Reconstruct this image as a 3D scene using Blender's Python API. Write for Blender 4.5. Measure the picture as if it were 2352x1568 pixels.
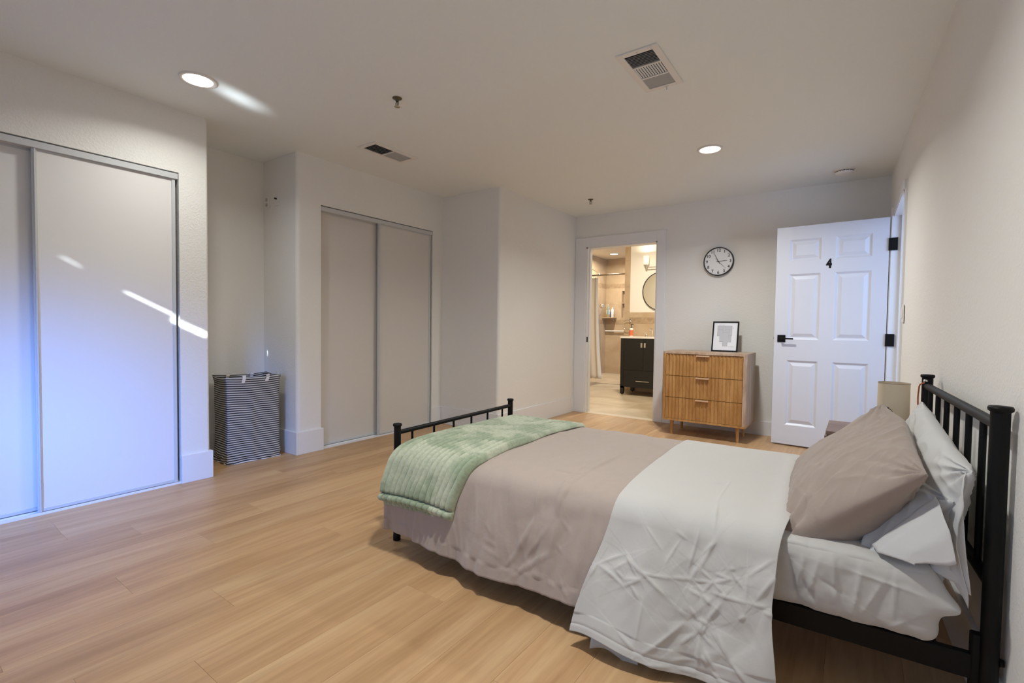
import bpy, math, random
import numpy as np
from mathutils import Matrix, Vector, noise as mn

random.seed(7)
for o in list(bpy.data.objects):
    bpy.data.objects.remove(o)
SC = bpy.context.scene
COL = SC.collection
PI = math.pi

# ------------------------------------------------------------------ camera
YAW, PITCH, ROLL = math.radians(35.3678), math.radians(-1.8824), math.radians(0.7607)
F = Vector((-math.sin(YAW), math.cos(YAW), 0)); R = Vector((math.cos(YAW), math.sin(YAW), 0)); U = Vector((0, 0, 1))
F2 = math.cos(PITCH) * F + math.sin(PITCH) * U
U2 = math.cos(PITCH) * U - math.sin(PITCH) * F
R3 = math.cos(ROLL) * R + math.sin(ROLL) * U2
U3 = math.cos(ROLL) * U2 - math.sin(ROLL) * R
cd = bpy.data.cameras.new('camera'); cam = bpy.data.objects.new('camera', cd); COL.objects.link(cam)
cd.sensor_width = 36; cd.lens = 36 * 1102.935 / 2352; cd.clip_start = 0.02; cd.clip_end = 100
m = Matrix((R3, U3, -F2)).transposed().to_4x4(); m.translation = Vector((0, 0, 1.0945))
cam.matrix_world = m
SC.camera = cam

# ------------------------------------------------------------------ world and exposure
SC.view_settings.view_transform = 'Standard'; SC.view_settings.look = 'None'
SC.view_settings.gamma = 1; SC.view_settings.use_curve_mapping = False
SC.view_settings.exposure = 0.12
SC.cycles.use_denoising = True
SC.cycles.max_bounces = 10; SC.cycles.diffuse_bounces = 6
SC.cycles.sample_clamp_indirect = 6
W = bpy.data.worlds.new('sky'); SC.world = W; W.use_nodes = True
bg = W.node_tree.nodes['Background']; bg.inputs[0].default_value = (0.42, 0.62, 1.0, 1); bg.inputs[1].default_value = 1.0


def area(name, loc, direction, size, size_y, power, color, spread=PI, shape='RECTANGLE', portal=False):
    l = bpy.data.lights.new(name, 'AREA'); l.shape = shape; l.size = size
    if shape in ('RECTANGLE', 'ELLIPSE'): l.size_y = size_y
    l.energy = power; l.color = color; l.spread = spread
    if portal: l.cycles.is_portal = True
    o = bpy.data.objects.new(name, l); COL.objects.link(o); o.location = loc
    o.rotation_euler = Vector(direction).to_track_quat('-Z', 'Y').to_euler()
    o['label'] = name.replace('_', ' ') + ' light'; o['category'] = 'light'; o['kind'] = 'helper'
    return o


WARM = (1.0, 1.0, 0.95)
BATHC = (1.0, 0.92, 0.76)
P_DOWN = 19.5
for i, (x, y) in enumerate(((-3.12, 1.236), (-0.95, 3.964), (-0.92, 1.2))):
    area('downlight_lamp', (x, y, 2.466), (0, 0, -1), 0.15, 0.15, P_DOWN * (0.34, 1.30, 1.12)[i], WARM, math.radians(150), 'DISK')
area('shower_downlight_lamp', (-4.22, 9.6, 2.66), (0, 0, -1), 0.15, 0.15, 40, BATHC, math.radians(170), 'DISK')
area('bathroom_ceiling_lamp', (-2.6, 6.7, 2.66), (0, 0, -1), 0.2, 0.2, 38, BATHC, math.radians(170), 'DISK')
# daylight: sky through the window behind the camera, and the low sun bounced in off glass outside
area('window_portal', (-1.7, -1.38, 1.25), (0, 1, 0), 2.4, 1.9, 1, (1, 1, 1), portal=True)
area('sky_through_window', (-1.0, -1.36, 1.7), (-0.76, 0.595, -0.38), 0.8, 0.45, 8.5, (0.11, 0.30, 1.0), math.radians(33))
area('daylight_fill', (-1.3, -1.34, 1.5), (0.0, 1.0, -0.06), 1.9, 1.2, 4.0, (0.52, 0.70, 1.0), math.radians(130))
SUNC = (0.85, 0.94, 1.0)
# sun thrown into the room as narrow glints
def glint(p, q, size, size_y, power, spread, roll):
    o = area('sun_glint', p, Vector(q) - Vector(p), size, size_y, power, SUNC, math.radians(spread))
    o.rotation_euler = (Vector(q) - Vector(p)).to_track_quat('-Z', 'Y').to_matrix().to_4x4().__matmul__(Matrix.Rotation(math.radians(roll), 4, 'Z')).to_euler()
glint((-1.6, -1.3, 1.75), (-3.668, 1.385, 1.055), 0.15, 0.016, 0.12, 0.9, -30)
glint((-1.6, -1.3, 1.85), (-3.668, 1.17, 1.20), 0.22, 0.004, 0.03, 0.7, -30)
glint((-1.6, -1.3, 1.95), (-3.668, 0.772, 1.435), 0.07, 0.010, 0.0035, 0.8, -34)
glint((-2.2, -1.3, 0.55), (-3.155, 1.47, 2.488), 0.06, 0.15, 0.10, 3.4, 0)

# ------------------------------------------------------------------ materials
MATS = {}


def mat(name, col, rough=0.6, metal=0.0, spec=0.5, bump=None, emit=None, sheen=0.0, trans=0.0):
    if name in MATS: return MATS[name]
    m = bpy.data.materials.new(name); m.use_nodes = True; nt = m.node_tree
    b = nt.nodes['Principled BSDF']
    b.inputs['Base Color'].default_value = (*col, 1); b.inputs['Roughness'].default_value = rough
    b.inputs['Metallic'].default_value = metal; b.inputs['Specular IOR Level'].default_value = spec
    if sheen: b.inputs['Sheen Weight'].default_value = sheen
    if trans: b.inputs['Transmission Weight'].default_value = trans
    if emit:
        b.inputs['Emission Color'].default_value = (*emit[0], 1); b.inputs['Emission Strength'].default_value = emit[1]
    if bump:
        for k, (sc, strg, dist, det) in enumerate(bump):
            tc = nt.nodes.new('ShaderNodeTexCoord'); n = nt.nodes.new('ShaderNodeTexNoise')
            n.inputs['Scale'].default_value = sc; n.inputs['Detail'].default_value = det
            nt.links.new(tc.outputs['Object'], n.inputs['Vector'])
            bp = nt.nodes.new('ShaderNodeBump'); bp.inputs['Strength'].default_value = strg; bp.inputs['Distance'].default_value = dist
            nt.links.new(n.outputs['Fac'], bp.inputs['Height'])
            if k: nt.links.new(prev.outputs[0], bp.inputs['Normal'])
            prev = bp
        nt.links.new(prev.outputs[0], b.inputs['Normal'])
    MATS[name] = m
    return m


def nodes(m):
    nt = m.node_tree
    return nt, nt.nodes['Principled BSDF'], nt.nodes.new, nt.links.new


def wall_paint(name, col, strength=0.35):
    m = mat(name, col, 0.62, spec=0.3)
    nt, b, N, Lk = nodes(m)
    tc = N('ShaderNodeTexCoord'); n = N('ShaderNodeTexNoise'); n.inputs['Scale'].default_value = 72; n.inputs['Detail'].default_value = 3
    n.inputs['Roughness'].default_value = 0.45; n.inputs['Distortion'].default_value = 0.6
    Lk(tc.outputs['Object'], n.inputs['Vector'])
    r = N('ShaderNodeValToRGB'); r.color_ramp.elements[0].position = 0.44; r.color_ramp.elements[1].position = 0.62
    Lk(n.outputs['Fac'], r.inputs[0])
    bp = N('ShaderNodeBump'); bp.inputs['Strength'].default_value = strength; bp.inputs['Distance'].default_value = 0.004
    Lk(r.outputs[0], bp.inputs['Height']); Lk(bp.outputs[0], b.inputs['Normal'])
    return m


M_WALL = wall_paint('wall_paint', (0.79, 0.78, 0.745), 0.17)
M_WALLN = wall_paint('wall_paint_knockdown', (0.79, 0.78, 0.745), 0.30)
M_CEIL = wall_paint('ceiling_paint', (0.81, 0.845, 0.835), 0.10)
M_TRIM = mat('trim_paint', (0.77, 0.775, 0.785), 0.35)
M_DOOR = mat('door_paint', (0.68, 0.69, 0.74), 0.34)
M_PANEL = mat('closet_panel', (0.76, 0.745, 0.73), 0.38, bump=[(6, 0.02, 0.01, 2)])
M_PANEL2 = mat('closet_panel_second', (0.66, 0.63, 0.59), 0.42)
M_ALU = mat('white_aluminium', (0.56, 0.575, 0.585), 0.38, spec=0.6)
M_BLACK = mat('black_powder_coat', (0.004, 0.004, 0.004), 0.5, spec=0.2)
M_BLACKP = mat('black_plastic', (0.01, 0.01, 0.01), 0.4)
M_CHROME = mat('chrome', (0.75, 0.74, 0.72), 0.15, 1.0)
M_NICKEL = mat('brushed_nickel', (0.55, 0.5, 0.42), 0.3, 1.0)
M_GLOW = mat('lamp_diffuser', (1, 1, 1), 0.5, emit=((1.0, 0.95, 0.86), 9))
M_DARK = mat('gap_shade', (0.01, 0.01, 0.01), 0.8)  # near-black that puts the shade of gaps and openings into colour
M_SLATG = mat('vent_slat_grey', (0.42, 0.43, 0.44), 0.5)
M_BRONZE = mat('sprinkler_bronze', (0.13, 0.115, 0.08), 0.35, 0.9)
M_WHITEP = mat('white_plastic', (0.78, 0.76, 0.73), 0.35)


def fabric(name, col, weave=900, rough=0.85, sheen=0.25, wr=0.25):
    m = mat(name, col, rough, spec=0.25, sheen=sheen, bump=[(9, wr, 0.02, 4), (weave, 0.12, 0.001, 1)])
    return m


M_TAUPE = fabric('taupe_cotton', (0.385, 0.315, 0.275))
M_WHITE = fabric('white_cotton', (0.51, 0.50, 0.48), wr=0.12)
M_PILW = fabric('white_pillowcase', (0.56, 0.56, 0.555), wr=0.15)
M_PILT = fabric('taupe_pillowcase', (0.32, 0.258, 0.22), wr=0.25)


def wood(name, c1, c2, c3, scale=(30, 1.2, 30), rough=0.42, rnd=True, gapvar=0.12):
    m = mat(name, c1, rough, spec=0.4)
    nt, b, N, Lk = nodes(m)
    tc = N('ShaderNodeTexCoord'); mp = N('ShaderNodeMapping'); mp.inputs['Scale'].default_value = scale
    geo = N('ShaderNodeNewGeometry'); oi = N('ShaderNodeObjectInfo')
    Lk(geo.outputs['Position'] if rnd else tc.outputs['Object'], mp.inputs['Vector'])
    ad = N('ShaderNodeVectorMath'); ad.operation = 'ADD'
    ml = N('ShaderNodeMath'); ml.operation = 'MULTIPLY'; ml.inputs[1].default_value = 47.0 if rnd else 0.0
    Lk(oi.outputs['Random'], ml.inputs[0]); Lk(mp.outputs[0], ad.inputs[0]); Lk(ml.outputs[0], ad.inputs[1])
    n = N('ShaderNodeTexNoise'); n.inputs['Scale'].default_value = 1.0; n.inputs['Detail'].default_value = 6; n.inputs['Roughness'].default_value = 0.6; n.inputs['Distortion'].default_value = 0.4
    Lk(ad.outputs[0], n.inputs['Vector'])
    r = N('ShaderNodeValToRGB'); e = r.color_ramp.elements
    e[0].position = 0.30; e[0].color = (*c2, 1); e[1].position = 0.68; e[1].color = (*c3, 1)
    k = r.color_ramp.elements.new(0.5); k.color = (*c1, 1)
    Lk(n.outputs['Fac'], r.inputs[0])
    # fine grain
    mp2 = N('ShaderNodeMapping'); mp2.inputs['Scale'].default_value = tuple(s * 7 for s in scale)
    Lk(ad.outputs[0], mp2.inputs['Vector']); mp2.inputs['Scale'].default_value = (7, 4, 7)
    n2 = N('ShaderNodeTexNoise'); n2.inputs['Scale'].default_value = 1.0; n2.inputs['Detail'].default_value = 4
    Lk(mp2.outputs[0], n2.inputs['Vector'])
    mx = N('ShaderNodeMix'); mx.data_type = 'RGBA'; mx.blend_type = 'MULTIPLY'; mx.inputs[0].default_value = gapvar * 3
    r2 = N('ShaderNodeValToRGB'); r2.color_ramp.elements[0].color = (0.72, 0.68, 0.64, 1); r2.color_ramp.elements[0].position = 0.38; r2.color_ramp.elements[1].color = (1, 1, 1, 1); r2.color_ramp.elements[1].position = 0.56
    Lk(n2.outputs['Fac'], r2.inputs[0]); Lk(r.outputs[0], mx.inputs[6]); Lk(r2.outputs[0], mx.inputs[7])
    hs = N('ShaderNodeHueSaturation')
    if rnd:
        mr = N('ShaderNodeMapRange'); mr.inputs[3].default_value = 1 - gapvar * 0.5; mr.inputs[4].default_value = 1 + gapvar * 0.5
        Lk(oi.outputs['Random'], mr.inputs[0]); Lk(mr.outputs[0], hs.inputs['Value'])
    Lk(mx.outputs[2], hs.inputs['Color']); Lk(hs.outputs[0], b.inputs['Base Color'])
    bp = N('ShaderNodeBump'); bp.inputs['Strength'].default_value = 0.05; bp.inputs['Distance'].default_value = 0.002
    Lk(n2.outputs['Fac'], bp.inputs['Height']); Lk(bp.outputs[0], b.inputs['Normal'])
    return m


M_PLANK = wood('oak_plank', (0.515, 0.315, 0.16), (0.40, 0.232, 0.105), (0.58, 0.385, 0.205), (7.5, 0.75, 7.5), 0.40)
M_OAK = wood('golden_oak', (0.47, 0.25, 0.085), (0.38, 0.185, 0.055), (0.56, 0.32, 0.12), (18, 18, 3.0), 0.42, rnd=False)
M_OAKREFL = wood('oak_reflection', (0.47, 0.33, 0.225), (0.38, 0.255, 0.165), (0.60, 0.46, 0.345), (18, 18, 3.0), 0.42, rnd=False)  # same oak with a greyish pink reflection put into its colour
M_NIGHT = wood('nightstand_wood', (0.20, 0.13, 0.105), (0.15, 0.09, 0.07), (0.26, 0.18, 0.15), (3, 22, 22), 0.45, rnd=False)


def tile_mat(name, c1, c2, scale=3.0, rough=0.35):
    m = mat(name, c1, rough)
    nt, b, N, Lk = nodes(m)
    geo = N('ShaderNodeNewGeometry'); n = N('ShaderNodeTexNoise'); n.inputs['Scale'].default_value = scale; n.inputs['Detail'].default_value = 5
    n.inputs['Distortion'].default_value = 1.0
    Lk(geo.outputs['Position'], n.inputs['Vector'])
    r = N('ShaderNodeValToRGB'); r.color_ramp.elements[0].position = 0.35; r.color_ramp.elements[1].position = 0.66
    r.color_ramp.elements[0].color = (*c2, 1); r.color_ramp.elements[1].color = (*c1, 1)
    Lk(n.outputs['Fac'], r.inputs[0]); Lk(r.outputs[0], b.inputs['Base Color'])
    return m


M_TILE = tile_mat('travertine_tile', (0.55, 0.42, 0.28), (0.47, 0.34, 0.215))
M_TILEF = tile_mat('stone_floor_tile', (0.60, 0.50, 0.37), (0.48, 0.38, 0.26), 2.2)
M_MOS = tile_mat('mosaic_tile', (0.46, 0.33, 0.21), (0.36, 0.25, 0.15), 14)
M_CREAM = mat('bathroom_paint', (0.84, 0.80, 0.72), 0.6)

# ------------------------------------------------------------------ mesh helpers


class MB:
    def __init__(s): s.v = []; s.f = []; s.sm = []

    def add(s, vs, fs, smooth=False):
        k = len(s.v); s.v += [tuple(v) for v in vs]; s.f += [tuple(i + k for i in f) for f in fs]; s.sm += [smooth] * len(fs); return s

    def box(s, x0, x1, y0, y1, z0, z1, b=0.0):
        if x1 < x0: x0, x1 = x1, x0
        if y1 < y0: y0, y1 = y1, y0
        if b <= 0:
            v = [(x, y, z) for x in (x0, x1) for y in (y0, y1) for z in (z0, z1)]
            f = [(0, 1, 3, 2), (4, 6, 7, 5), (0, 4, 5, 1), (2, 3, 7, 6), (0, 2, 6, 4), (1, 5, 7, 3)]
            return s.add(v, f)
        # chamfered box: 24 vertices
        X = (x0, x1); Y = (y0, y1); Z = (z0, z1); v = []; idx = {}
        for i in (0, 1):
            for j in (0, 1):
                for k in (0, 1):
                    dx = b if i == 0 else -b; dy = b if j == 0 else -b; dz = b if k == 0 else -b
                    idx[i, j, k, 0] = len(v); v.append((X[i], Y[j] + dy, Z[k] + dz))
                    idx[i, j, k, 1] = len(v); v.append((X[i] + dx, Y[j], Z[k] + dz))
                    idx[i, j, k, 2] = len(v); v.append((X[i] + dx, Y[j] + dy, Z[k]))
        f = []
        for i in (0, 1):
            q = [idx[i, 0, 0, 0], idx[i, 1, 0, 0], idx[i, 1, 1, 0], idx[i, 0, 1, 0]]; f.append(q if i else q[::-1])
            q = [idx[0, i, 0, 1], idx[0, i, 1, 1], idx[1, i, 1, 1], idx[1, i, 0, 1]]; f.append(q if i else q[::-1])
            q = [idx[0, 0, i, 2], idx[1, 0, i, 2], idx[1, 1, i, 2], idx[0, 1, i, 2]]; f.append(q if i else q[::-1])
        for j in (0, 1):
            for k in (0, 1):
                q = [idx[0, j, k, 1], idx[1, j, k, 1], idx[1, j, k, 2], idx[0, j, k, 2]]; f.append(q if (j ^ k) else q[::-1])
        for i in (0, 1):
            for k in (0, 1):
                q = [idx[i, 0, k, 0], idx[i, 1, k, 0], idx[i, 1, k, 2], idx[i, 0, k, 2]]; f.append(q[::-1] if (i ^ k) else q)
        for i in (0, 1):
            for j in (0, 1):
                q = [idx[i, j, 0, 0], idx[i, j, 1, 0], idx[i, j, 1, 1], idx[i, j, 0, 1]]; f.append(q if (i ^ j) else q[::-1])
        for i in (0, 1):
            for j in (0, 1):
                for k in (0, 1):
                    q = [idx[i, j, k, 0], idx[i, j, k, 1], idx[i, j, k, 2]]; f.append(q if (i + j + k) % 2 else q[::-1])
        return s.add(v, f)

    def prism(s, pts, z0, z1):
        n = len(pts); v = [(x, y, z0) for x, y in pts] + [(x, y, z1) for x, y in pts]
        f = [(i, (i + 1) % n, n + (i + 1) % n, n + i) for i in range(n)] + [tuple(range(n - 1, -1, -1)), tuple(range(n, 2 * n))]
        return s.add(v, f)

    def tube(s, pts, r, n=12, caps=True, smooth=True, closed=False):
        pts = [Vector(p) for p in pts]; N = len(pts); rs = r if isinstance(r, (list, tuple)) else [r] * N
        vs = []; fs = []; up = None
        for i, p in enumerate(pts):
            t = (pts[(i + 1) % N] - pts[i - 1]) if closed else (pts[min(i + 1, N - 1)] - pts[max(i - 1, 0)])
            t.normalize()
            if up is None:
                up = t.orthogonal().normalized()
            else:
                up = (up - t * up.dot(t)).normalized()
            w = t.cross(up)
            for k in range(n):
                a = 2 * PI * k / n; vs.append(p + (up * math.cos(a) + w * math.sin(a)) * rs[i])
        rng = range(N) if closed else range(N - 1)
        for i in rng:
            j = (i + 1) % N
            for k in range(n): fs.append((i * n + k, i * n + (k + 1) % n, j * n + (k + 1) % n, j * n + k))
        s.add(vs, fs, smooth)
        if caps and not closed:
            s.add([vs[k] for k in range(n)], [tuple(range(n - 1, -1, -1))]); s.add([vs[(N - 1) * n + k] for k in range(n)], [tuple(range(n))])
        return s

    def lathe(s, prof, c=(0, 0, 0), n=24, axis='z', smooth=True, caps=False):
        vs = []; fs = []
        for r, h in prof:
            for k in range(n):
                a = 2 * PI * k / n; p = (r * math.cos(a), r * math.sin(a), h)
                if axis == 'y': p = (p[0], -p[2], p[1])
                if axis == 'x': p = (p[2], p[0], p[1])
                vs.append((p[0] + c[0], p[1] + c[1], p[2] + c[2]))
        for i in range(len(prof) - 1):
            for k in range(n): fs.append((i * n + k, i * n + (k + 1) % n, (i + 1) * n + (k + 1) % n, (i + 1) * n + k))
        s.add(vs, fs, smooth)
        for i, rev in ((0, True), (len(prof) - 1, False)):
            if caps and prof[i][0] > 1e-5:
                q = [vs[i * n + k] for k in range(n)]; s.add(q, [tuple(range(n - 1, -1, -1)) if rev else tuple(range(n))])
        return s

    def grid(s, P, smooth=True, wrap=False):
        ni, nj = P.shape[:2]; fs = []
        for i in range(ni - 1):
            for j in range(nj if wrap else nj - 1):
                k = (j + 1) % nj
                fs.append((i * nj + j, (i + 1) * nj + j, (i + 1) * nj + k, i * nj + k))
        return s.add(P.reshape(-1, 3).tolist(), fs, smooth)

    def mesh(s, name, m):
        me = bpy.data.meshes.new(name); me.from_pydata(s.v, [], s.f); me.validate(); me.update()
        if len(me.polygons) == len(s.sm): me.polygons.foreach_set('use_smooth', s.sm)
        if m: me.materials.append(m)
        return me

    def build(s, name, m, parent=None, loc=None, rotz=0, label=None, cat=None, kind=None, group=None):
        o = bpy.data.objects.new(name, s.mesh(name, m)); COL.objects.link(o)
        if parent: o.parent = parent
        if loc is not None: o.location = loc
        if rotz: o.rotation_euler = (0, 0, rotz)
        return tag(o, label, cat, kind, group)


def tag(o, label=None, cat=None, kind=None, group=None):
    if label: o['label'] = label
    if cat: o['category'] = cat
    if kind: o['kind'] = kind
    if group: o['group'] = group
    return o


def thing(name, label, cat, loc=(0, 0, 0), rotz=0, kind=None, group=None):
    o = bpy.data.objects.new(name, None); COL.objects.link(o); o.location = loc; o.rotation_euler = (0, 0, rotz)
    o.empty_display_size = 0.1
    return tag(o, label, cat, kind, group)


def text_obj(s, size, m, parent, name, M, ext=0.0008, bold=0.0):
    c = bpy.data.curves.new(name, 'FONT'); c.body = s; c.size = size; c.align_x = 'CENTER'; c.align_y = 'CENTER'; c.extrude = ext; c.offset = bold
    t = bpy.data.objects.new(name + '_tmp', c); COL.objects.link(t)
    me = bpy.data.meshes.new_from_object(t.evaluated_get(bpy.context.evaluated_depsgraph_get()))
    bpy.data.objects.remove(t)
    me.materials.clear(); me.materials.append(m)
    o = bpy.data.objects.new(name, me); COL.objects.link(o); o.parent = parent; o.matrix_local = M
    return o


def arc(cx, cy, r, a0, a1, n=8):
    return [(cx + r * math.cos(math.radians(a0 + (a1 - a0) * i / n)), cy + r * math.sin(math.radians(a0 + (a1 - a0) * i / n))) for i in range(n + 1)]


# ------------------------------------------------------------------ room numbers
XA, XC, XE = -3.668, -3.725, -2.929
YA1, YA2, YN, YJ, YF, ZC = 1.333, 1.511, 2.194, 3.892, 5.523, 2.488
YB = -1.4
def wx(y): return 0.272 + 0.028 * (4.3 - y)

# ------------------------------------------------------------------ structure
S = dict(kind='structure')
# floor made of planks
fl = thing('floor', 'light oak vinyl plank floor of the bedroom', 'floor', kind='structure')
MB().box(-4.4, 0.6, YB, YF, -0.06, -0.010).build('subfloor', M_DARK, fl)
PW = 0.2073
pm = MB().box(-PW / 2 + 0.0002, PW / 2 - 0.0002, -0.6098, 0.6098, -0.010, 0.0, 0.0004).mesh('plank', M_PLANK)
known = {0: 0.40, -1: 0.87, -2: 1.50, -3: 0.67, -4: 1.065, -5: 0.20, -6: 0.89, -7: 0.65, 1: 0.65}
x_base = -1.807
cols = []
for k in range(-13, 13):
    xc = x_base + PW * k
    if xc + PW / 2 < -4.35 or xc - PW / 2 > 0.45: continue
    off = known.get(k, random.random() * 1.22)
    y = off - 1.22 * math.ceil((off - YB) / 1.22)
    while y < YF:
        a, b = max(y, YB), min(y + 1.22, YF)
        if b - a > 0.03:
            if b - a > 1.219: me = pm
            else: me = MB().box(-PW / 2 + 0.0002, PW / 2 - 0.0002, -(b - a) / 2 + 0.0004, (b - a) / 2 - 0.0004, -0.010, 0.0, 0.0004).mesh('plank', M_PLANK)
            o = bpy.data.objects.new('plank', me); COL.objects.link(o); o.parent = fl; o.location = (xc, (a + b) / 2, 0)
        y += 1.22

MB().box(-4.4, 0.62, YB - 0.1, YF + 0.12, ZC, ZC + 0.08).build('ceiling', M_CEIL, label='smooth off-white bedroom ceiling with recessed lights and vents', cat='ceiling', kind='structure')

# closet one wall
w = MB()
r = 0.018
w.prism([(XA, YA1), (XA, YA2 - r)] + arc(XA - r, YA2 - r, r, 0, 90)[1:] + [(-4.37, YA2), (-4.37, YA1)], 0, ZC)
w.box(XA - 0.12, XA, YB, YA1, 2.076, ZC)
w.box(XA - 0.12, XA, YB, -0.55, 0, 2.076)
w.box(-4.4, -4.3, YB, YA1, 0, ZC)
w.build('wall_left', M_WALLN, label='textured cream wall around the nearer sliding closet', cat='wall', **S)
MB().box(-4.37, -4.25, YA2, YN + 0.02, 0, ZC).build('wall_alcove', M_WALL, label='textured wall at the back of the laundry alcove', cat='wall', **S)
w = MB()
r = 0.03
w.prism([(-4.26, YN), (XC - r, YN)] + arc(XC - r, YN + r, r, -90, 0)[1:] + [(XC, 2.412), (-4.26, 2.412)], 0, ZC)
w.box(XC - 0.12, XC, 2.412, 3.747, 2.10, ZC)
w.box(XC - 0.12, XC, 3.747, YJ + 0.02, 0, ZC)
w.box(-4.3, -4.2, 2.4, 3.9, 0, ZC)
w.build('wall_closet', M_WALL, label='textured wall with rounded pillar around the farther sliding closet', cat='wall', **S)
w = MB()
w.prism([(XC - 0.15, YJ), (XE - r, YJ)] + arc(XE - r, YJ + r, r, -90, 0)[1:] + [(XE, YF + 0.02), (XC - 0.15, YF + 0.02)], 0, ZC)
w.build('wall_nook', M_WALL, label='boxed-out wall with rounded edge between closet and bathroom doorway', cat='wall', **S)
# far wall with bathroom opening
OL, OR, OZ = -2.781, -1.868, 2.098
w = MB()
w.box(XE - 0.3, OL, YF, YF + 0.12, 0, ZC).box(OR, 0.6, YF, YF + 0.12, 0, ZC).box(OL, OR, YF, YF + 0.12, OZ, ZC)
w.build('wall_far', M_WALL, label='far bedroom wall with the bathroom doorway, clock and dresser', cat='wall', **S)
# right wall, slightly out of square, with entry opening near the far corner
def slant(mb, y0, y1, z0, z1, t=0.12):
    mb.prism([(wx(y0), y0), (wx(y0) + t, y0), (wx(y1) + t, y1), (wx(y1), y1)], z0, z1)
w = MB()
DY0, DY1, DZ = 4.28, 5.127, 2.062
slant(w, YB, DY0, 0, ZC); slant(w, DY0, DY1, DZ, ZC); slant(w, DY1, YF + 0.05, 0, ZC)
w.build('wall_right', M_WALL, label='textured cream wall behind the headboard running along the bed', cat='wall', **S)
# back wall with window
w = MB()
WX0, WX1, WZ0, WZ1 = -2.9, -0.5, 0.35, 2.15
w.box(-4.4, WX0, YB - 0.12, YB, 0, ZC).box(WX1, 0.6, YB - 0.12, YB, 0, ZC).box(WX0, WX1, YB - 0.12, YB, 0, WZ0).box(WX0, WX1, YB - 0.12, YB, WZ1, ZC)
w.build('wall_back', M_WALL, label='bedroom wall with the window, out of the photo', cat='wall', **S)
wf = MB()
for x in (WX0, (WX0 + WX1) / 2 - 0.02, WX1 - 0.04): wf.box(x, x + 0.04, YB - 0.08, YB - 0.02, WZ0, WZ1)
for z in (WZ0, WZ1 - 0.04): wf.box(WX0, WX1, YB - 0.08, YB - 0.02, z, z + 0.04)
wf.build('window_1', M_TRIM, label='white framed window of the bedroom, out of the photo', cat='window', **S)
MB().box(-12, 8, -14, YB - 0.2, -0.3, -0.2).build('ground', mat('paving', (0.25, 0.25, 0.24), 0.9), label='grey paving outside the bedroom window', cat='ground', **S)

# hallway beyond the entry door
w = MB()
w.box(1.5, 1.6, 3.0, 6.4, 0, ZC).box(0.4, 1.6, 6.3, 6.4, 0, ZC).box(0.4, 1.6, 2.9, 3.0, 0, ZC).box(0.36, 1.6, 2.9, 6.4, ZC, ZC + .06).box(0.36, 1.6, 2.9, 6.4, -.05, 0)
w.build('wall_hall', M_WALL, label='plain hallway walls beyond the open entry door', cat='wall', **S)
area('hallway_daylight', (1.05, 4.05, 1.5), (-1, 0.55, 0), 0.8, 1.5, 17, (0.42, 0.60, 1.0))

# door jambs / trims
t = MB()
t.box(OL - 0.002, OL + 0.018, YF - 0.004, YF + 0.13, 0, OZ).box(OR - 0.018, OR + 0.002, YF - 0.004, YF + 0.13, 0, OZ).box(OL, OR, YF - 0.004, YF + 0.13, OZ - 0.018, OZ + .002)
t.box(OL + 0.018, OL + 0.03, YF + 0.05, YF + 0.09, 0, OZ - .018)
jb = t.build('trim_1', M_TRIM, label='white painted jamb lining the bathroom doorway', cat='trim', **S)
MB().box(OL + 0.018, OL + 0.021, YF + 0.005, YF + 0.035, 0.90, 0.965).build('strike_plate', M_BLACK, jb)
t = MB()
TL, TR, TZ = XE + 0.002, -1.7746, 2.214
t.box(TL, OL + 0.003, YF - 0.018, YF, 0, TZ, 0.002).box(OR - 0.003, TR, YF - 0.018, YF, 0, TZ, 0.002).box(OL + 0.003, OR - 0.003, YF - 0.018, YF, OZ - 0.003, TZ, 0.002)
t.build('trim_2', M_TRIM, label='wide flat white casing around the bathroom doorway', cat='trim', **S)
t = MB()
for y0, y1 in ((DY0, DY0 + 0.018), (DY1 - 0.018, DY1)):
    x0 = wx(y0); t.box(x0 - 0.012, x0 + 0.135, y0, y1, 0, DZ)
t.box(wx(4.7) - 0.01, wx(4.7) + 0.13, DY0, DY1, DZ - 0.018, DZ)
t.box(0.30, 0.312, DY1 - 0.05, DY1 - 0.018, 0, DZ)
t.box(wx(5.2) - 0.016, wx(5.2), DY1, DY1 + 0.07, 0, DZ + .06).box(wx(4.7) - 0.014, wx(4.7) + 0.002, DY0 - .06, DY1 + .07, DZ, DZ + 0.06)
t.box(wx(4.25) - 0.012, wx(4.25) + 0.004, DY0 - 0.06, DY0, 0, DZ + .06)
t.build('trim_3', M_TRIM, label='white jamb and casing of the entry doorway beside the open door', cat='trim', **S)

# baseboards
BH = 0.19; bt = 0.015
def bb(name, mb, label): mb.build(name, M_TRIM, label=label, cat='baseboard', **S)
b = MB(); b.box(XA, XA + bt, YA1, YA2, 0, BH, 0.002).box(-4.25, XA + bt, YA2, YA2 + bt, 0, BH, 0.002); bb('baseboard_left', b, 'tall white baseboard on the stub wall beside the nearer closet')
b = MB(); b.box(-4.25, -4.25 + bt, YA2 + bt, YN, 0, BH, 0.002); bb('baseboard_alcove', b, 'white baseboard at the back of the laundry alcove')
b = MB(); b.box(-4.25, XC + bt, YN - bt, YN, 0, BH, 0.002).box(XC, XC + bt, YN, 2.43, 0, BH, 0.002).box(XC, XC + bt, 3.735, YJ - bt, 0, BH, 0.002); bb('baseboard_closet', b, 'white baseboard wrapping the pillar beside the farther closet')
b = MB(); b.box(XC, XE + bt, YJ - bt, YJ, 0, BH, 0.002).box(XE, XE + bt, YJ, YF - 0.02, 0, BH, 0.002); bb('baseboard_nook', b, 'white baseboard along the boxed-out wall')
b = MB(); b.box(TR, wx(YF), YF - bt, YF, 0, 0.145, 0.002); bb('baseboard_far', b, 'white baseboard under the clock wall behind the dresser')
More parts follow.
